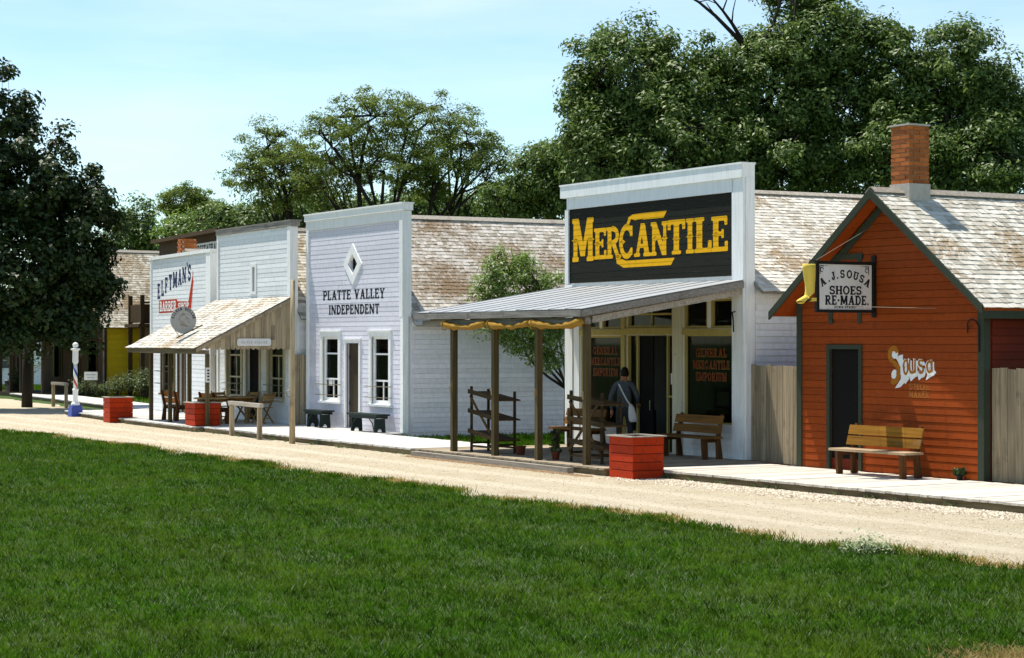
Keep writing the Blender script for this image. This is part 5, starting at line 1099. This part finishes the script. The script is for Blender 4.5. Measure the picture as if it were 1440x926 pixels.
tree('ash_tree', 'broad ash tree behind the brick chimney at the right edge', gbase(1320, 66), 3.2, [lobe(1340, 110, 66, 80, 75), lobe(1270, 130, 66, 65, 80), lobe(1390, 165, 66, 70, 90), lobe(1270, 220, 65, 95, 75), lobe(1370, 240, 65, 110, 75), lobe(1240, 60, 66, 40, 40)], 560, 76000, .165, .42, 'leaf_ash', 'bark_dark', 103, .32, .56, 'ash trees behind the store')
tree('ash_tree', 'smaller ash tree filling the gap left of the MERCANTILE sign', gbase(765, 74), 2.4, [lobe(760, 260, 74, 55, 55), lobe(800, 250, 73, 50, 60), lobe(720, 285, 75, 45, 40)], 190, 24000, .165, .42, 'leaf_ash', 'bark_dark', 104, .22, .5, 'ash trees behind the store')
# honey locusts in the middle
tree('locust_tree', 'airy locust tree with dark forking limbs behind the lavender building', gbase(533, 82), 4.2, [lobe(520, 170, 82, 75, 48), lobe(590, 175, 83, 62, 50), lobe(470, 200, 81, 55, 50), lobe(540, 235, 82, 95, 38), lobe(455, 260, 82, 55, 40)], 300, 31000, .12, .40, 'leaf_locust', 'bark_dark', 111, .27, .46, 'locust trees behind the street', .25, flat=.5)
tree('locust_tree', 'spreading locust tree leaning right, behind the lavender building roof', gbase(600, 84), 3.4, [lobe(650, 195, 84, 60, 50), lobe(690, 225, 84, 42, 42), lobe(625, 240, 83, 55, 45), lobe(590, 265, 84, 50, 35), lobe(700, 265, 84, 28, 35)], 190, 18500, .12, .40, 'leaf_locust', 'bark_dark', 112, .24, .46, 'locust trees behind the street', .25, flat=.5)
tree('locust_tree', 'airy locust tree left of the tall one, behind the saloon cornice', gbase(395, 84), 3.2, [lobe(375, 205, 84, 48, 40), lobe(350, 245, 84, 40, 30), lobe(400, 255, 83, 62, 48), lobe(430, 235, 84, 40, 45)], 185, 18000, .12, .40, 'leaf_locust', 'bark_dark', 113, .22, .46, 'locust trees behind the street', .25, flat=.5)
tree('locust_tree', 'small locust tree behind the barber shop roof', gbase(275, 100), 4.4, [lobe(265, 280, 100, 40, 22), lobe(292, 300, 100, 35, 25), lobe(240, 295, 100, 22, 12)], 110, 14000, .13, .42, 'leaf_locust', 'bark_dark', 114, .2, .5, 'locust trees behind the street', .25, flat=.5)
# lower growth closing the gaps behind the roofs
for i, (px_, d_, lb) in enumerate(((395, 92, [(395, 300, 60, 35), (350, 315, 50, 30), (300, 318, 45, 30)]), (255, 96, [(255, 330, 35, 28), (300, 330, 40, 25)]), (470, 95, [(440, 300, 40, 35), (500, 300, 50, 30)]), (590, 93, [(570, 300, 45, 28), (620, 295, 55, 30), (680, 300, 40, 35)]), (195, 105, [(195, 318, 28, 35), (180, 345, 40, 40), (205, 350, 24, 30)]))):
    lab = ['green leafy tree low behind the saloon', 'bushy green tree behind the brown restaurant', 'green leafy tree low behind the lavender front', 'green leafy tree low behind the lavender building roof', 'round green tree right of the big dark tree, behind the yellow house'][i]
    tree('leafy_tree', lab, gbase(px_, d_), 2.6, [lobe(a, c, d_, e, f) for a, c, e, f in lb], 130, 10500, .18, .5, 'leaf_ash' if i not in (1,) else 'leaf_fresh', 'bark_dark', 120 + i, .2, .62, 'leafy trees behind the street')
# the big dark tree on the left
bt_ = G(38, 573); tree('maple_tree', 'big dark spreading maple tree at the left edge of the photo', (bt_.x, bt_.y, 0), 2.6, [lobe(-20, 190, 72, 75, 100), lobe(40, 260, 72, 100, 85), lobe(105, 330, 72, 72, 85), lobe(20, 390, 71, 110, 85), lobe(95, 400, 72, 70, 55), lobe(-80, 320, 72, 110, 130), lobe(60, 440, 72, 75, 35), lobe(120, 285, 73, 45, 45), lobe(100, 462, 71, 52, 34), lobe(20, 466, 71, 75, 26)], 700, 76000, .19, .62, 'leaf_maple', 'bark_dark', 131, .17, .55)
# fresh green sapling in the yard between the lavender building and the store
sb = (lambda p: (p.x, p.y, 0))(G(797, 613)); tree('young_tree', 'young bright green tree in the yard between the lavender building and the store', sb, 1.3, [lobe(716, 378, 50, 34, 32), lobe(742, 402, 50, 42, 42), lobe(690, 410, 50, 36, 28), lobe(772, 432, 50, 36, 46), lobe(735, 462, 50, 46, 38), lobe(765, 492, 50, 34, 32), lobe(698, 445, 50, 34, 26)], 230, 17000, .10, .36, 'leaf_fresh', 'bark', 141, .075, .28, droop=.5)

# ================================================================== GARDEN, SHRUBS, GRASS
def shrub(label, px, py, w_, h_, n, leaf, seed, size=.10):
    p = G(px, py); rg = np.random.default_rng(seed); t = thing('garden_plant', label, 'plant', (p.x, p.y, 0)); m = MB(); C = []
    for i in range(14):
        a = rg.random() * 6.28; q = np.array((math.cos(a) * w_ * rg.random(), math.sin(a) * w_ * .7 * rg.random(), h_ * rg.uniform(.55, 1.05))); m.tube(bent((q[0] * .4, q[1] * .4, 0), q, rg, .1, 2), [.012, .009, .005], 4); C.append(q * rg.uniform(.35, 1.05, (n // 14, 1)) + rg.normal(size=(n // 14, 3)) * (.12, .12, .07))
    m.build('stem', 'bark', t); C = np.concatenate(C); C[:, 2] = np.abs(C[:, 2]); V, F = leaf_cloud(C, np.tile((0, 0, 1.0), (len(C), 1)), size, .45, rg, .1); link('foliage', fast_mesh('foliage', V, F), leaf, t); return t
for i, (px_, py_2, w_, h_) in enumerate(((118, 560, .9, .8), (142, 560, .8, .7), (163, 560, .9, .9), (184, 560, .8, 1.15), (202, 562, .7, 1.3))):
    shrub(['dark flowering plant at the left end of the garden bed', 'low grey-green plant in the garden bed right of the small white sign', 'leafy plant in the middle of the garden bed before the yellow wall', 'tall leafy plant before the yellow wall', 'tallest leafy plant beside the barber shop corner'][i], px_, py_2, w_, h_, 700, 'leaf_garden', 200 + i)
shrub('leafy bush behind the dark posts at the far left', 30, 549, 1.3, 2.2, 1600, 'leaf_garden', 211, .14)
shrub('dark leafy plant spilling over the far left planter trough', 22, 556, .7, 1.2, 700, 'leaf_maple', 212, .12)
shrub('small grey-green grass clump on the road edge near the lawn', 1218, 778, .30, .10, 700, 'grass_grey', 213, .05)

def blades(name, P, hgt, wid, mat, rg, lean=.45):
    n = len(P); a = rg.random(n) * 2 * np.pi; u = np.stack((np.cos(a), np.sin(a), np.zeros(n)), 1); b = rg.random(n) * 2 * np.pi; l = rg.random(n) ** .7 * lean; d = np.stack((np.cos(b) * l, np.sin(b) * l, np.ones(n)), 1)
    h = (hgt * rg.uniform(.55, 1.25, n))[:, None]; w_ = (wid * rg.uniform(.7, 1.3, n))[:, None]; V = np.empty((n, 4, 3)); V[:, 0] = P - u * w_ / 2; V[:, 1] = P + u * w_ / 2; mid = P + d * h * .55
    d2 = d.copy(); d2[:, :2] *= 2.0; V[:, 2] = mid + u * w_ * .38; V[:, 3] = P + d * h * .5 + d2 * h * .5
    o = link(name, fast_mesh(name, V.reshape(-1, 3), np.arange(4 * n).reshape(n, 4)), mat); o['kind'] = 'stuff'; return o
def in_cone(n, d0, d1, pw_, half, rg):
    d = d0 + (d1 - d0) * rg.random(n) ** pw_; a = (rg.random(n) * 2 - 1) * half; return np.stack((CAM.x + d * (FWD.x + RGT.x * np.tan(a)), CAM.y + d * (FWD.y + RGT.y * np.tan(a)), np.zeros(n)), 1), d
rg = np.random.default_rng(5); edge = np.vectorize(lawn_edge)
P, d = in_cone(740000, 13.0, 62, 1.25, R(23), rg); k = P[:, 1] < edge(P[:, 0]) + rg.normal(0, .05, len(P)); P, d = P[k], d[k]
hv = .75 + .35 * np.sin(P[:, 0] * 9 + 3 * np.sin(P[:, 1] * 4)) * np.sin(P[:, 1] * 8 + 2 * np.sin(P[:, 0] * 5)) + .25 * rg.random(len(P)); blades('lawn_grass', P, (.058 + .0004 * d) * hv, .0045 + .00022 * d, 'grass_blade', rg, .6)['label'] = 'mown dark green lawn grass in the foreground'
fl = np.sin(P[:, 0] * .8 + 2.1 * np.sin(P[:, 1] * .55)) * np.sin(P[:, 1] * 1.9 + 1.3 * np.sin(P[:, 0] * .7)) + rg.normal(0, .35, len(P)); k2 = ((fl > .65) & (rg.random(len(P)) < .18)) | (rg.random(len(P)) < .02)
blades('pale_grass', P[k2], .050 + .0003 * d[k2], .0026 + .00013 * d[k2], 'grass_grey', rg, .6)['label'] = 'scattered pale blades in the lawn'
# ragged paler fringe along the road
xf = rg.uniform(-25, 31, 26000); yf = edge(xf) + np.abs(rg.normal(0, .20, 26000)) - .12; nz_ = np.sin(xf * 1.7) + np.sin(xf * 4.3 + 1) + rg.normal(0, .6, 26000); kk_ = nz_ > -.2
blades('fringe_grass', np.stack((xf, yf, np.zeros_like(xf)), 1)[kk_], .085, .010, 'grass_blade', rg)['label'] = 'ragged green grass fringe along the lawn edge'
xf = rg.uniform(-8, 31, 26000); yf = edge(xf) + np.abs(rg.normal(0, .24, 26000)) - .02; kk_ = (np.sin(xf * .9 + 2) + np.sin(xf * 2.9) + rg.normal(0, .7, 26000)) > -.1
blades('dry_grass', np.stack((xf, yf, np.zeros_like(xf)), 1)[kk_], .05, .011, 'grass_dry', rg, .9)['label'] = 'dry straw-coloured grass scattered along the road edge'
q = rg.uniform((.2, -.55), (6.4, 9), (22000, 2)); blades('yard_grass', np.c_[q, np.zeros(len(q))], .12, .014, 'grass_blade', rg)['label'] = 'green grass in the yard between lavender building and store'
q = np.stack((rg.uniform(-62, -20, 16000), rg.uniform(4.0, 11, 16000)), 1); blades('garden_grass', np.c_[q, np.zeros(len(q))], .12, .03, 'grass_blade', rg)['label'] = 'grass around the yellow house at the far left'
# dry corner at the lower right of the lawn
pc = G(1448, 934); q = np.array((pc.x, pc.y)) + rg.normal(0, 1, (5200, 2)) * (.30, .26); blades('dry_grass_patch', np.c_[q, np.zeros(len(q))], .06, .007, 'grass_dry', rg, .9)['label'] = 'dry ochre grass patch at the lower right corner'
# weeds at the foot of the boardwalks and taller stray stalks in the lawn
wx = rg.uniform(-6, 24, 46); wy = np.array([(-3.08 if a < 6.4 else (-3.05 if a < 14.2 else -2.2 + .039 * (a - 20))) for a in wx]) - np.abs(rg.normal(0, .06, 46)); keep = (wx < 6.4) | (wx > 14.4); wx, wy = wx[keep], wy[keep]
wp = np.repeat(np.stack((wx, wy, np.zeros_like(wx)), 1), 16, 0) + rg.normal(0, 1, (len(wx) * 16, 3)) * (.035, .025, 0); blades('verge_weeds', wp, .07, .009, 'leaf_garden', rg, .9)['label'] = 'small weeds along the foot of the boardwalks'
P3, d3 = in_cone(1500, 14, 55, 1.1, R(18), rg); k3 = P3[:, 1] < edge(P3[:, 0]) - .1; blades('stray_stalks', P3[k3], .085, .0025 + .00010 * d3[k3], 'grass_grey', rg, .5)['label'] = 'stray taller pale stalks in the lawn'
cl = G(560, 800); cls = [G(*q) for q in ((560, 805), (250, 760), (900, 850), (1090, 880), (150, 860), (690, 745), (430, 690))]; wv = np.concatenate([np.array((c_.x, c_.y, .035)) + rg.normal(0, 1, (90, 3)) * (.4, .3, .012) for c_ in cls])
V_, F_ = leaf_cloud(wv, np.tile((0, 0, 1.0), (len(wv), 1)), .026, .8, rg, 0); o = link('clover_patches', fast_mesh('clover_patches', V_, F_), 'grass_blade'); o['kind'] = 'stuff'; o['label'] = 'small clover patches in the lawn'
# pebbles
def pebbles(name, P, r, mat, rg, label):
    n = len(P); base = np.array(((1, 0, 0), (-.5, .87, 0), (-.5, -.87, 0), (0, 0, .8), (.3, .2, .55)), float); s = (r * rg.uniform(.4, 1.6, n))[:, None, None]; a = rg.random(n) * 6.28; ca, sa = np.cos(a), np.sin(a)
    b_ = base[None, :4] * s * np.array((1, .75, .8)); V = np.empty_like(b_); V[..., 0] = b_[..., 0] * ca[:, None] - b_[..., 1] * sa[:, None]; V[..., 1] = b_[..., 0] * sa[:, None] + b_[..., 1] * ca[:, None]; V[..., 2] = b_[..., 2]; V += P[:, None, :]
    F = np.array(((0, 1, 3), (1, 2, 3), (2, 0, 3)))[None] + 4 * np.arange(n)[:, None, None]; o = link(name, fast_mesh(name, V.reshape(-1, 3), F.reshape(-1, 3)), mat); o['kind'] = 'stuff'; o['label'] = label; return o
def pebm(name, a, c):
    m, n, b = newmat(name); g = N(n, 'ShaderNodeNewGeometry'); n.links.new(ramp(n, g.outputs['Random Per Island'], [(0, a), (1, c)]), b.inputs['Base Color']); b.inputs['Roughness'].default_value = .95
pebm('pebble', (.18, .135, .085), (.62, .56, .45)); pebm('mulch', (.10, .06, .03), (.30, .20, .10))
n_ = 9000; t_ = rg.uniform(-5.6, 5, n_); off = -2.92 - np.abs(rg.normal(0, .38, n_)); pts = np.array([tuple(fw('S', a, c)) for a, c in zip(t_, off)]); pebbles('gravel_stones', pts, .020, 'pebble', rg, 'loose pale gravel along the boardwalk of the red shop')
q = np.stack((rg.uniform(-22, 30, 26000), rg.uniform(-7.3, -2.6, 26000)), 1); pebbles('road_stones', np.c_[q, np.full(len(q), -.003)], .011, 'pebble', rg, 'small stones scattered over the sandy road')
n_ = 5000; t_ = rg.uniform(-6.6, .9, n_); off = -3.98 - np.abs(rg.normal(0, .10, n_)); pts = np.array([tuple(fw('M', a, c)) for a, c in zip(t_, off)]); pebbles('leaf_litter', pts, .018, 'mulch', rg, 'brown leaf litter along the foot of the store porch')
